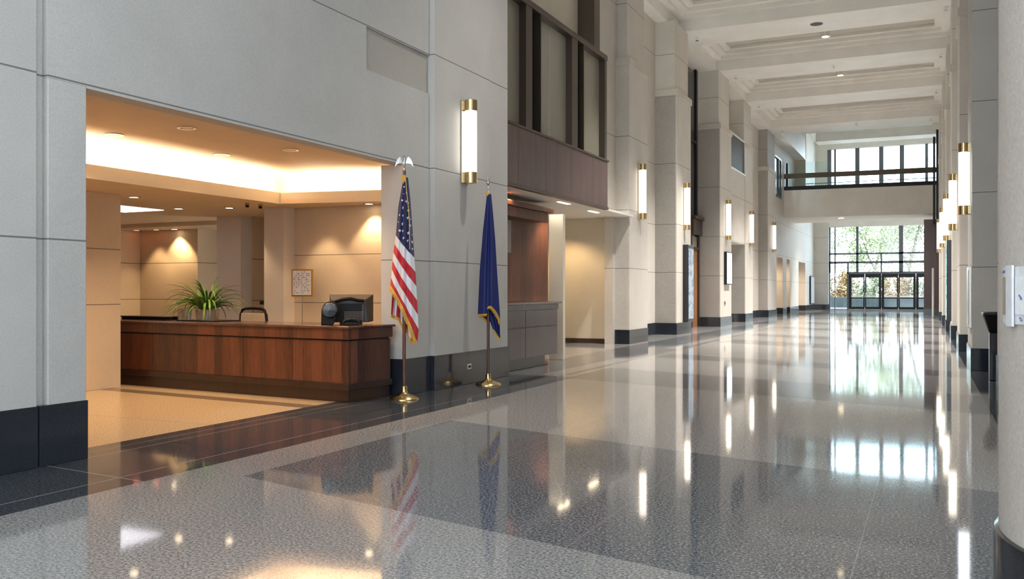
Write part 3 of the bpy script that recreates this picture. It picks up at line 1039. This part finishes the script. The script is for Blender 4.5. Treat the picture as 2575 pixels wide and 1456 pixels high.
MB().lathe([(.1, 0), (.1, .02)], n=20).build('base', 'metal_steel', t)
t = thing('lit_glass_display', (-7.99, 69.0, .42), 'white glass cabinet on the wall by the entrance', 'display case')
MB().box(0, .10, -1.3, .8, 0, 2.0).build('frame', 'metal_frame', t)
MB().box(.10, .11, -1.2, .7, .05, 1.95).build('pane', 'acrylic_frost', t)

# acrylic notice holder curved on the round column
t = thing('notice_holder', (cx, cy, 1.235), 'clear acrylic notice holder with white printed sheets on the round column', 'sign holder')


def arc_panel(a0, a1, r, z0, z1, th=.004):
    mb = MB()
    mb.grid(lambda u, v: ((r) * math.cos(a0 + (a1 - a0) * u), r * math.sin(a0 + (a1 - a0) * u), z0 + (z1 - z0) * v), 12, 1)
    return mb


# angles measured from the column's axis towards the camera
a_c = math.atan2(-cy, -cx)
for nm, da0, da1, r, z0, z1, mt in (('back_sheet', -65, -40, .006, .0, .20, 'acrylic_frost'), ('card', -64.3, -60.6, .010, .03, .165, 'panel_olive_light'), ('card', -55.8, -42, .010, .035, .165, 'paper_white')):
    arc_panel(a_c + R(da0), a_c + R(da1), cr + r, z0, z1).build(nm, mt, t, solid=.003)
arc_panel(a_c + R(-60), a_c + R(-56.3), cr + .016, -.008, .205).build('strip', 'acrylic_frost', t, solid=.008)
mk = MB()
for da, z in ((-63.5, .182), (-63.1, .183), (-62.6, .186), (-58.8, .176), (-58.4, .176), (-53.3, .10), (-52.8, .095), (-52.4, .088), (-52.6, .09), (-53, .022), (-52.5, .015)):
    a = a_c + R(da)
    k = len(mk.v)
    mk.box(-.003, .003, -.0012, .0012, -.003, .003)
    mk.shift((cr + .013) * math.cos(a), (cr + .013) * math.sin(a), z, k)
mk.build('print', 'ink', t)

# ------------------------------------------------------------------ trash can
t = thing('trash_can', (.865, 15.55, 0), 'black flared trash can against the right wall beside the round column', 'trash can')


def frust(w0, d0, z0, w1, d1, z1, mb):
    b = len(mb.v)
    mb.v += [(-w0, -d0, z0), (w0, -d0, z0), (w0, d0, z0), (-w0, d0, z0), (-w1, -d1, z1), (w1, -d1, z1), (w1, d1, z1), (-w1, d1, z1)]
    mb.f += [(b, b + 3, b + 2, b + 1), (b + 4, b + 5, b + 6, b + 7), (b, b + 1, b + 5, b + 4), (b + 1, b + 2, b + 6, b + 5), (b + 2, b + 3, b + 7, b + 6), (b + 3, b, b + 4, b + 7)]
    return mb


m_ = frust(.085, .17, 0, .085, .17, .72, MB())
m_.build('body', 'plastic_gloss', t, .012)
m_ = frust(.085, .17, .72, .165, .30, .98, MB())
m_.build('hopper', 'plastic_black', t, .01)
rim = MB().box(-.18, .18, -.33, -.2, .98, 1.03).box(-.18, .18, .2, .33, .98, 1.03).box(-.18, -.1, -.2, .2, .98, 1.03).box(.1, .18, -.2, .2, .98, 1.03)
rim.build('rim', 'plastic_gloss', t, .02)
MB().box(-.1, .1, -.2, .2, .975, .99).build('liner', 'plastic_black', t)
t.scale = (1, 1, 1)

# ------------------------------------------------------------------ reception desk
A = (-6.35, 9.01)
ang = math.atan2(9.62 - 9.01, -11.3 + 6.35)
desk = thing('reception_desk', (A[0], A[1], 0), 'long dark red wood reception desk with panelled front inside the wide opening', 'desk')
L, DP = 5.4, .86
DR = math.atan2(-.50, 4.95)         # the desk stands slightly askew


def dbox(x0, x1, y0, y1, z0, z1):
    """desk frame: x runs along the front away to the left (negative), y to the back"""
    return MB().box(x0, x1, y0, y1, z0, z1)


desk.rotation_euler = (0, 0, DR)
dbox(-L, -.06, .06, DP, 0, .15).build('plinth', 'walnut_dark', desk, .004)
dbox(-L, -.02, .02, DP, .15, .23).build('base_moulding', 'walnut_dark', desk, .006)
for k in range(3):
    x1_ = -.035 - k * 1.8
    dbox(x1_ - 1.795, x1_, .04, DP - .02, .23, .745).build('front_panel', 'walnut_red', desk, .002)
dbox(-L, -.05, .055, DP - .03, .745, .765).build('shadow_gap', 'metal_black', desk)
dbox(-L, -.01, .01, DP, .765, .895).build('top_moulding', 'walnut_red', desk, .004)
dbox(-L, .015, -.02, DP + .03, .895, .925).build('desk_top', 'walnut_top', desk, .008)

DZ = .925


def on_desk(name, x, y, label, cat, rz=0, z=DZ):
    t = thing(name, (x, y, z), label, cat)
    t.rotation_euler = (0, 0, rz)
    return t


# plant in a steel pot inside an acrylic tray
pot = on_desk('potted_plant', -9.41, 9.90, 'arching green leaved plant in a brushed steel pot on the desk', 'plant')
MB().lathe([(.155, 0.012), (.168, .15), (.172, .16), (.160, .16), (.150, .02)], n=40, caps=False).lathe([(.155, .012), (.001, .012)], n=40, caps=False).build('pot', 'metal_steel', pot, smooth=True)
MB().lathe([(.158, .135), (.001, .14)], n=32, caps=False).build('soil', 'soil', pot)
rnd = random.Random(3)
for k in range(98):
    lf = MB()
    a = rnd.uniform(0, 2 * PI)
    Ln = rnd.uniform(.42, .74)
    el = rnd.uniform(R(28), R(86))
    dr = rnd.uniform(.7, 2.0)
    wd = rnd.uniform(.009, .017)
    r0 = rnd.uniform(0, .09)
    p = Vector((r0 * math.cos(a), r0 * math.sin(a), .14)); e = el
    n = 9; prev = None
    side = Vector((-math.sin(a), math.cos(a), 0))
    rows = []
    for i in range(n + 1):
        w_ = wd * math.sin(PI * min(1, (.18 + .82 * i / n))) ** .7 if i < n else .0004
        rows.append((p - side * w_, p + Vector((0, 0, -w_ * .5)), p + side * w_))
        st_ = Ln / n
        p = p + Vector((math.cos(a) * math.cos(e), math.sin(a) * math.cos(e), math.sin(e))) * st_
        if p.z < .02: p.z = .02
        e -= dr / n * (1.0 + i / n)
    for i, rw_ in enumerate(rows):
        for q in rw_: lf.v.append(tuple(q))
        if i:
            b = (i - 1) * 3
            lf.f += [(b, b + 1, b + 4, b + 3), (b + 1, b + 2, b + 5, b + 4)]
    lf.build('leaf', 'leaf_plant', pot, smooth=True)
tray = on_desk('acrylic_tray', -9.38, 9.89, 'clear acrylic box around the plant pot with a dark rim at its foot', 'tray', DR)
tb = MB().box(-.38, .38, -.23, -.225, .012, .17).box(-.38, .38, .225, .23, .012, .17).box(-.38, -.375, -.23, .23, .012, .17).box(.375, .38, -.23, .23, .012, .17)
tb.build('side', 'acrylic', tray)
MB().box(-.39, .39, -.24, .24, 0, .012).build('base', 'plastic_black', tray)
cup = on_desk('steel_cup', -9.66, 9.79, 'small shiny steel cup at the left end of the acrylic box', 'cup', z=DZ + .012)
MB().lathe([(.035, 0), (.042, .145), (.036, .145), (.03, .01)], n=28, caps=False).lathe([(.035, 0), (.001, .0)], n=28, caps=False).build('body', 'metal_silver', cup, smooth=True)
MB().lathe([(.044, .14), (.044, .15), (.036, .15)], n=28, caps=False).build('rim', 'metal_silver', cup, smooth=True)

# chair behind the desk
ch = thing('office_chair', (-9.20, 10.62, 0), 'office chair with a black looped back frame and beige pad behind the desk', 'chair', rz=DR)
arc = [(-.29, 0, .55), (-.285, 0, .85), (-.265, 0, 1.0), (-.235, 0, 1.06), (-.18, 0, 1.085), (0, 0, 1.095), (.18, 0, 1.085), (.235, 0, 1.06), (.265, 0, 1.0), (.285, 0, .85), (.29, 0, .55)]
MB().tube(arc, .022, 12).build('back_frame', 'plastic_black', ch, smooth=True)
MB().box(-.26, .26, -.012, .012, .56, 1.02).build('backrest', 'plastic_beige', ch, .01)
MB().box(-.25, .25, 0.0, .46, .44, .52).build('seat', 'plastic_black', ch, .02)
MB().lathe([(.03, .1), (.03, .44)], 0, .22, 16).build('stem', 'metal_steel', ch)
for k in range(5):
    a = k * 2 * PI / 5
    MB().tube([(0, .22, .12), (.27 * math.cos(a), .22 + .27 * math.sin(a), .08)], .022, 8).tube([(.27 * math.cos(a), .22 + .27 * math.sin(a), .085), (.27 * math.cos(a), .22 + .27 * math.sin(a), .0)], .028, 10).build('leg', 'plastic_black', ch)

# big computer monitor seen from behind
mo = on_desk('computer_monitor', -6.82, 9.72, 'bulky black computer monitor seen from behind at the right end of the desk', 'monitor', R(31))
sh = MB()
Wm, Hm = .285, .385
v_ = [(-Wm, .16, .03), (Wm, .16, .03), (Wm, .16, Hm), (-Wm, .16, Hm), (-Wm + .03, 0, .02), (Wm - .06, 0, .02), (Wm - .10, 0, Hm - .075), (-Wm + .04, 0, Hm - .075)]
sh.v = v_
sh.f = [(0, 1, 2, 3), (7, 6, 5, 4), (4, 5, 1, 0), (5, 6, 2, 1), (6, 7, 3, 2), (7, 4, 0, 3)]
sh.build('housing', 'plastic_grey', mo, .008)
MB().box(-Wm + .045, Wm - .11, -.012, .002, .03, Hm - .12).build('back_cover', 'plastic_black', mo, .006)
MB().tube([(-.22, -.01, Hm - .10), (-.10, -.03, Hm - .065), (0, -.03, Hm - .055), (.10, -.02, Hm - .08), (.17, -.01, Hm - .085)], .022, 10).build('handle', 'plastic_black', mo, smooth=True)
vn = MB()
for i in range(14):
    for j in range(6):
        vn.box(-.08 + i * .018, -.08 + i * .018 + .011, -.017, -.012, .05 + j * .02, .05 + j * .02 + .012)
vn.build('vent', 'metal_bronze', mo)
MB().box(Wm - .14, Wm - .115, -.014, 0, .03, Hm - .13).build('side_strip', 'plastic_grey', mo)
MB().box(-.14, .14, -.02, .20, 0, .03).build('foot', 'plastic_black', mo, .006)

# rounded black device in front of it
sk = on_desk('desk_speaker', -6.85, 9.32, 'black device with a round glossy head beside the computer monitor', 'desk device', R(31))
MB().lathe([(.001, -.02), (.05, -.015), (.085, .01), (.095, .035), (.085, .06), (.001, .07)], n=36, caps=False).build('head', 'plastic_gloss', sk, smooth=True)
hd = kids(sk)[0]
hd.rotation_euler = (R(90), 0, 0); hd.location = (0, .0, .185)
body = MB()
n = 20
pts = [(-.115, 0), (-.11, .19)] + [(.105 * math.cos(a), .19 + .105 * math.sin(a)) for a in [PI - PI * k / n for k in range(1, n)]] + [(.11, .17), (.06, .05), (.03, 0)]
b0 = len(pts)
body.v = [(x, .03, z) for x, z in pts] + [(x, .11, z) for x, z in pts]
body.f = [tuple(range(b0)), tuple(range(2 * b0 - 1, b0 - 1, -1))] + [(i, (i + 1) % b0, b0 + (i + 1) % b0, b0 + i) for i in range(b0)]
body.build('body', 'plastic_black', sk, .008, smooth=False)
ph = on_desk('telephone', -6.60, 9.42, 'low black telephone with an arched handset in front of the monitor', 'telephone', R(31))
MB().box(-.10, .10, -.06, .08, 0, .025).build('base', 'plastic_black', ph, .008)
MB().tube([(-.10, 0, .03), (-.07, 0, .055), (0, 0, .07), (.07, 0, .055), (.10, 0, .03)], .018, 12).build('handset', 'plastic_black', ph, smooth=True)

# flat black slab at the left end, terminal behind
lp = on_desk('laptop', -10.68, 10.06, 'flat black laptop lying on the left part of the desk', 'laptop', DR)
MB().box(-.50, .50, -.14, .10, 0, .03).build('base', 'plastic_black', lp, .005)
MB().prism([(-.54, -.16), (.52, -.16), (.52, .1), (-.50, .1)], .032, .052).build('lid', 'plastic_gloss', lp, .005)
tm = thing('touch_terminal', (-10.22, 12.35, 0), 'black flat topped terminal on a stem, half hidden by the pale pillar', 'terminal', rz=R(20))
MB().prism([(-.24, -.1), (.24, -.1), (.24, .16), (-.24, .16)], 1.12, 1.185).build('top', 'plastic_black', tm, .006)
MB().box(-.06, .2, -.04, .1, .93, 1.15).build('neck', 'plastic_black', tm, .01)
MB().box(-.05, .16, -.03, .08, 0, .93).build('stem', 'plastic_black', tm, .01)

# notice on a stand
sg = thing('sign_stand', (-9.02, 11.55, 0), 'brass framed notice sheet on a thin steel pole beside the reception wall', 'sign')
MB().box(-.205, .205, -.012, .012, 1.265, 1.695).build('frame', 'brass_frame', sg, .004)
MB().box(-.18, .18, -.016, -.012, 1.288, 1.672).build('sheet', 'paper_white', sg)
MB().lathe([(.008, .02), (.008, 1.27)], n=12).build('pole', 'metal_steel', sg)
MB().lathe([(.16, 0), (.16, .012), (.02, .03)], n=28).build('base', 'metal_steel', sg)
ink = MB()
rk = random.Random(5)
for cx_, x0, x1 in ((0, -.16, -.02), (1, .02, .155)):
    for r_ in range(12):
        z = 1.655 - r_ * .03
        x = x0
        while x < x1 - .01:
            l_ = rk.uniform(.006, .022)
            if rk.random() < .5:
                ink.box(x, min(x + l_, x1), -.0185, -.0165, z - .004 - rk.uniform(0, .004), z + .003)
            x += l_ + .005
ink.box(-.002, .002, -.0185, -.0165, 1.30, 1.66)
ink.build('writing', 'ink', sg)

# downlights of the reception
for (x, y, z, nm, on) in [(-8.52, 7.49, 3.15, 'upper ceiling, leftmost', 0), (-7.45, 7.52, 3.15, 'upper ceiling, second from the left', 0), (-8.48, 9.18, 3.15, 'upper ceiling near the bright cove', 0), (-7.40, 9.24, 3.15, 'upper ceiling, rightmost', 0),
                        (-10.37, 9.46, 2.7, 'lower ceiling above the left stone pier', 1), (-11.16, 11.09, 2.7, 'lower ceiling in the middle', 1), (-10.31, 11.33, 2.7, 'lower ceiling above the grey pillar', 1), (-7.87, 11.70, 2.7, 'soffit above the notice wall', 1),
                        (-15.0, 13.75, 2.62, 'alcove, leftmost and glowing red', 2), (-14.50, 13.8, 2.62, 'alcove, middle and glowing red', 2), (-14.05, 13.85, 2.62, 'alcove, rightmost', 1)]:
    t = thing('downlight', (x, y, z - .004), 'round recessed reception downlight in the ' + nm, 'downlight', 'recessed reception downlights')
    r_ = .075 if z > 3 else .06
    MB().lathe([(r_ + .03, -.006), (r_ + .03, .003), (r_, .003), (r_, -.006), (r_ + .03, -.006)], n=28, caps=False).build('rim', 'metal_steel', t, smooth=True)
    MB().lathe([(r_, -.003), (r_, .003)], n=28).build('lens', ('plastic_white', 'downlight_lens', 'downlight_lens_red')[on], t)
    if on == 1:
        spot('downlight_beam', (x, y - (.0), z - .03), 45, (1.0, .72, .40), 95, .5)
spot('alcove_beam', (-14.6, 13.72, 2.58), 26, (1.0, .70, .36), 80, .5)
spot('alcove_beam', (-13.9, 13.80, 2.58), 26, (1.0, .70, .36), 80, .5)
spot('wall_wash', (-8.75, 11.5, 2.66), 30, (1.0, .72, .40), 80, .5)
# general downlights over the desk and floor of the reception
for x, y in ((-8.52, 7.49), (-7.45, 7.52), (-8.48, 9.18), (-7.40, 9.24)):
    spot('reception_lamp', (x, y, 3.12), 75, (1.0, .72, .42), 120, .6)
lp_ = struct(MB().box(-12.5, -11.6, 10.3, 11.2, 2.69, 2.702), 'ceiling.060', 'ceiling_panel_light')
for (x, y, nm) in [(-9.50, 10.83, 'left'), (-9.45, 11.07, 'right')]:
    t = thing('security_camera', (x, y, 2.63), 'tiny black and brass ceiling fitting, the ' + nm + ' of the pair under the cove edge', 'ceiling fitting', 'pair of small ceiling fittings')
    MB().box(-.025, .025, -.025, .025, .035, .07).build('mount', 'metal_brass', t)
    MB().box(-.02, .02, -.02, .02, 0, .035).build('body', 'plastic_black', t, .004)

# ------------------------------------------------------------------ counter and wood back wall beyond the flags
ct = thing('service_counter', (-6.3, 13.06, 0), 'dark brown wood service counter with drawer fronts past the flags', 'counter')
MB().box(-.9, -.14, 0, 2.22, 0, .20).build('plinth', 'walnut_dark', ct, .004)
MB().box(-.9, -.02, 0, 2.50, .20, 1.06).build('carcass', 'walnut_dark', ct, .004)
for y0, y1 in ((.015, 1.03), (1.045, 2.47)):
    MB().box(-.03, 0, y0, y1, .735, 1.02).build('drawer_front', 'wood_counter', ct, .004)
    MB().box(-.03, 0, y0, y1, .20, .72).build('door_front', 'wood_counter', ct, .004)
MB().box(-.95, .0, 0, 2.54, 1.02, 1.12).build('top_moulding', 'wood_counter', ct, .006)
MB().box(-.98, .04, 0, 2.62, 1.12, 1.16).build('counter_top', 'walnut_top', ct, .008)
wb = thing('wood_back_panel', (-7.75, 13.06, 0), 'reddish wood panelled back wall with a heavy cornice behind the service counter', 'wall unit')
MB().box(-.1, 0, 0, 5.5, 0, 3.1).build('panel', 'walnut_matt', wb)
MB().box(0, .38, 1.2, 4.6, 2.80, 3.0).box(0, .45, 1.2, 4.75, 3.0, 3.10).build('cornice', 'walnut_matt', wb, .01)
MB().box(0, .22, 1.2, 3.1, 2.1, 2.75).build('wall_cabinet', 'wood_counter', wb, .006)
MB().box(0, .10, 1.2, 2.75, 1.1, 2.1).build('side_panel', 'walnut_dark', wb, .004)
spot('back_panel_light', (-7.3, 15.6, 3.18), 30, (1, .7, .4), 120)
spot('recess_light', (-8.55, 21.3, 3.2), 70, (1, .68, .34), 120)
spot('recess_light', (-7.3, 18.4, 3.2), 60, (1, .80, .55), 120)
spot('strip_light', (-6.7, 16.2, 3.2), 16, (1, .86, .66), 120)
for x, y, nm in ((-7.15, 18.0, 'nearer'), (-7.3, 20.3, 'farther')):
    t = thing('recessed_light', (x, y, 3.232), 'small lit fitting in the soffit below the wood fascia, the ' + nm, 'downlight')
    MB().box(-.04, .04, -.3, .3, -.004, .003).build('lens', 'downlight_lens', t)

# ------------------------------------------------------------------ flags
FZ = R(31.5)


def flag_stand(name, x, y, label, cat, d, ztop):
    t = thing(name, (x, y, 0), label, cat, rz=FZ)
    MB().lathe([(.185, 0), (.185, .008), (.165, .03), (.10, .055), (.055, .07), (.04, .085), (.036, .10), (.036, .16), (.028, .165)], n=48).build('base', 'metal_gold', t, smooth=True)
    MB().lathe([(.0215, .16), (.0205, ztop)], n=20).build('pole', 'pole_wood', t, smooth=True)
    return t


def interp(tab, v):
    if v <= tab[0][0]: return tab[0][1]
    for (a, p), (b, q) in zip(tab, tab[1:]):
        if v <= b:
            return p + (q - p) * (v - a) / (b - a)
    return tab[-1][1]


def drape(name, mat, parent, u0, d, v0, left, right, bot, depth, front, pleats, nu=70, nv=150, phase=0, stripe=None):
    """cloth sheet hanging from the pole; outlines given in photograph rows and columns turned into metres"""
    m = d / F_PX
    mb = MB(); uvs = []
    for j in range(nv + 1):
        for i in range(nu + 1):
            s = i / nu
            vb = interp(bot, s)
            v = v0 + (vb - v0) * (j / nv)
            l, r = interp(left, v), interp(right, v)
            x = (l + (r - l) * s - u0) * m
            wdt = (r - l) * m
            z = EYE - (v - 732) * m
            k = min(1, (v - v0) / 140 + .15)
            y = -front * (math.sin(PI * s) ** .7 * depth * wdt + .010) + front * .022 * k * math.sin(s * pleats * 2 * PI + phase + 1.1 * (v - v0) / 200) * (.4 + .6 * math.sin(PI * s))
            mb.v.append((x, y, z))
            q = (v - 592 - 56 * s) / (1 + .7 * s) / 21.2 if stripe is None else stripe(s, v)
            uvs.append(q)
    for j in range(nv):
        for i in range(nu):
            a = j * (nu + 1) + i
            mb.f.append((a, a + 1, a + nu + 2, a + nu + 1))
    me = bpy.data.meshes.new(name); me.from_pydata(mb.v, [], mb.f)
    me.materials.append(MATS[mat])
    uvl = me.uv_layers.new(name='flag')
    for lp in me.loops:
        uvl.data[lp.index].uv = (uvs[lp.vertex_index], 0)
    for p in me.polygons: p.use_smooth = True
    o = bpy.data.objects.new(name, me); COL.objects.link(o); o.parent = parent
    md = o.modifiers.new('solid', 'SOLIDIFY'); md.thickness = .003
    return o, mb


def fringe(parent, pts, drop, mat='fringe_gold', nrm=None):
    """gold fringe along a polyline, hanging tassel strands in one mesh"""
    mb = MB()
    P = [Vector(p) for p in pts]
    tot = []
    for a, b in zip(P, P[1:]):
        n = max(1, int((b - a).length / .007))
        for k in range(n):
            tot.append(a.lerp(b, k / n))
    rk = random.Random(len(pts))
    mb.tube([p for p in P], .009, 8)
    for p in tot:
        dz = drop * rk.uniform(.85, 1.1)
        mb.tube([p, p + Vector((nrm[0] * dz + rk.uniform(-.003, .003), -.002, nrm[1] * dz))], [.0035, .003], 5)
    return mb.build('fringe', mat, parent, smooth=False)


d1_ = 11.33
us = flag_stand('american_flag', -6.00, 9.70, 'red white and blue flag with an eagle finial on a brass based pole', 'flag', d1_, 2.86)
LE = [(445, 1016), (480, 1010), (520, 1003), (590, 997), (640, 990), (719, 983), (760, 985)]
RE = [(445, 1026), (500, 1032), (570, 1037), (648, 1042), (700, 1046), (770, 1050), (830, 1053), (868, 1049)]
BO = [(0, 719), (.2, 742), (.45, 775), (.7, 818), (.88, 850), (1, 862)]
flg, fm = drape('flag', 'flag_cloth', us, 1017, d1_, 447, LE, RE, BO, .34, 1, 3.2)
nu = 70
edge = [fm.v[150 * 71 + i] for i in range(0, 71, 3)]
fringe(us, [(x, y - .006, z) for x, y, z in edge], .045, nrm=(-.55, -.8))
LB = [(700, 984), (800, 983), (810, 990)]
RB = [(700, 1046), (800, 1040), (870, 1048)]
BB = [(0, 792), (.28, 800), (.30, 800), (.42, 822), (.55, 822), (.65, 840), (.8, 858), (1, 860)]
flb, fb = drape('flag_back_fold', 'flag_cloth', us, 1017, d1_, 640, [(640, 996), (720, 988), (790, 984), (840, 990)], [(640, 1040), (720, 1044), (800, 1046), (860, 1046)], BB, .25, -1, 4.1, nv=90,
                stripe=lambda s, v: 1 + s * 6.5 + (v - 640) * .004)
edge = [fb.v[90 * 71 + i] for i in range(0, 71, 3)]
fringe(us, [(x, y, z) for x, y, z in edge], .035, nrm=(-.1, -1))
# stars: five pointed, placed on the blue field by sampling the cloth
m1 = d1_ / F_PX


def cloth_y(mb, x, z, nu=70):
    best = min(mb.v, key=lambda p: (p[0] - x) ** 2 + (p[2] - z) ** 2)
    return best[1]


for (u, v, r_) in [(1017, 471, 3), (1022, 487, 3.5), (1015, 489, 2.5), (1012, 505, 3.5), (1021, 508, 4.5), (1027, 511, 2.5), (1014, 524, 5), (1027.5, 530, 4), (1006, 542, 3.5), (1015, 543, 4), (1027, 549, 5),
                   (1032, 552, 2.5), (1003, 559, 2.8), (1014, 564, 5.2), (1031, 568, 4.5), (1006, 581, 4.3), (1014.5, 582, 4), (1028, 587, 4.8), (1036, 590, 3), (1016, 600, 4), (1027, 606, 4.5), (1036, 609, 4.6), (1036, 626, 4.6)]:
    x, z = (u - 1017) * m1, EYE - (v - 732) * m1
    y = cloth_y(fm, x, z) - .006
    sb = MB(); b = 0
    for k in range(10):
        a = PI / 2 + k * PI / 5
        rr = (r_ if k % 2 == 0 else r_ * .42) * m1
        sb.v.append((x + rr * math.cos(a), y, z + rr * math.sin(a)))
    sb.v.append((x, y - .002, z)); sb.f += [(b + k, b + (k + 1) % 10, b + 10) for k in range(10)]
    sb.build('star', 'star_white', flg)
MB().tube([(x_ * m1, y_, EYE - (v_ - 732) * m1) for x_, y_, v_ in ((3, -.03, 443), (6, -.05, 480), (10, -.075, 520), (13, -.085, 560), (13.5, -.09, 600), (14, -.09, 628))], .005, 8).build('cord', 'cord_gold', us, smooth=True)
MB().lathe([(.03, EYE - (462 - 732) * m1), (.038, EYE - (452 - 732) * m1), (.026, EYE - (441 - 732) * m1)], n=24).build('collar', 'fringe_gold', us, smooth=True)
zt = EYE + (732 - 441) * m1
MB().lathe([(.018, zt - .04), (.022, zt), (.015, zt + .01), (.015, zt + .075), (.021, zt + .078), (.021, zt + .088), (.01, zt + .10)], n=24).build('ferrule', 'metal_gold', us, smooth=True)
# eagle with raised spread wings
ze = zt + .095
MB().tube([(0, 0, ze), (0, 0, ze + .03), (0, 0, ze + .065), (.002, -.004, ze + .095), (.002, -.006, ze + .125), (-.002, -.01, ze + .145), (-.016, -.018, ze + .148)],
          [.006, .020, .024, .016, .009, .010, .003], 16).build('eagle_body', 'metal_silver', us, smooth=True)
for sg_ in (-1, 1):
    outl = [(.012, .07), (.026, .082), (.034, .112), (.048, .137), (.062, .130), (.085, .105), (.104, .065), (.114, .018), (.112, .004), (.100, .022), (.088, .038), (.070, .048), (.050, .050), (.030, .052), (.012, .045)]
    wg_ = MB()
    n = len(outl)
    wg_.v = [(sg_ * x, -.006 - .25 * x * (1 - x * 4), ze + z) for x, z in outl] + [(sg_ * x, .006 - .25 * x * (1 - x * 4), ze + z) for x, z in outl]
    wg_.f = [tuple(range(n)), tuple(range(2 * n - 1, n - 1, -1))] + [(i, (i + 1) % n, n + (i + 1) % n, n + i) for i in range(n)]
    wg_.build('eagle_wing', 'metal_silver', us, .002)
    MB().tube([(sg_ * .006, 0, ze + .01), (sg_ * .014, 0, ze - .012), (sg_ * .018, -.004, ze - .022)], [.006, .005, .004], 8).build('eagle_leg', 'metal_silver', us, smooth=True)

d2_ = .4218 * 5.81 + .9067 * 11.68
nv_ = flag_stand('blue_flag', -5.81, 11.68, 'plain navy blue flag with gold fringe and a spear finial on a brass based pole', 'flag', d2_, EYE + (732 - 488) * d2_ / F_PX)
m2 = d2_ / F_PX
blk_s = lambda s, v: -1
LN = [(490, 1226), (580, 1216), (680, 1208), (792, 1203)]
RN = [(490, 1236), (540, 1241), (600, 1246), (700, 1252), (790, 1258), (860, 1260)]
f1_, g1 = drape('flag', 'navy_cloth', nv_, 1229, d2_, 488, LN, RN, [(0, 791), (.40, 790), (.42, 772), (.55, 770), (.8, 784), (.95, 800), (1, 812)], .34, 1, 2.4, stripe=blk_s)
edge = [g1.v[150 * 71 + i] for i in range(0, 28, 3)]
fringe(nv_, [(x, y - .004, z) for x, y, z in edge], .03, nrm=(0, -1))
edge = [g1.v[150 * 71 + i] for i in range(31, 71, 3)]
fringe(nv_, [(x, y - .004, z) for x, y, z in edge], .04, nrm=(-.5, -.8))
f2_, g2 = drape('flag_back_fold', 'navy_cloth', nv_, 1229, d2_, 700, [(700, 1210), (790, 1205), (815, 1224), (830, 1231), (860, 1240)], [(700, 1251), (790, 1257), (860, 1260)],
                [(0, 791), (.3, 812), (.38, 790), (.42, 830), (.6, 838), (.8, 848), (1, 855)], .2, -1, 2.1, nv=70, stripe=blk_s)
edge = [g2.v[70 * 71 + i] for i in range(0, 22, 3)]
fringe(nv_, [(x, y, z) for x, y, z in edge], .03, nrm=(-.3, -1))
edge = [g2.v[70 * 71 + i] for i in range(30, 71, 3)]
fringe(nv_, [(x, y - .01, z) for x, y, z in edge], .035, nrm=(-.3, -1))
zt = EYE + (732 - 484) * m2
MB().lathe([(.03, zt - .05), (.034, zt - .02), (.024, zt + .012)], n=24).build('collar', 'fringe_gold', nv_, smooth=True)
MB().lathe([(.016, zt), (.02, zt + .02), (.012, zt + .03), (.012, zt + .07), (.02, zt + .075), (.012, zt + .085), (.009, zt + .10), (.024, zt + .125), (.026, zt + .135), (.016, zt + .175), (.006, zt + .215), (.001, zt + .24)], n=24).build('spear', 'metal_silver', nv_, smooth=True)
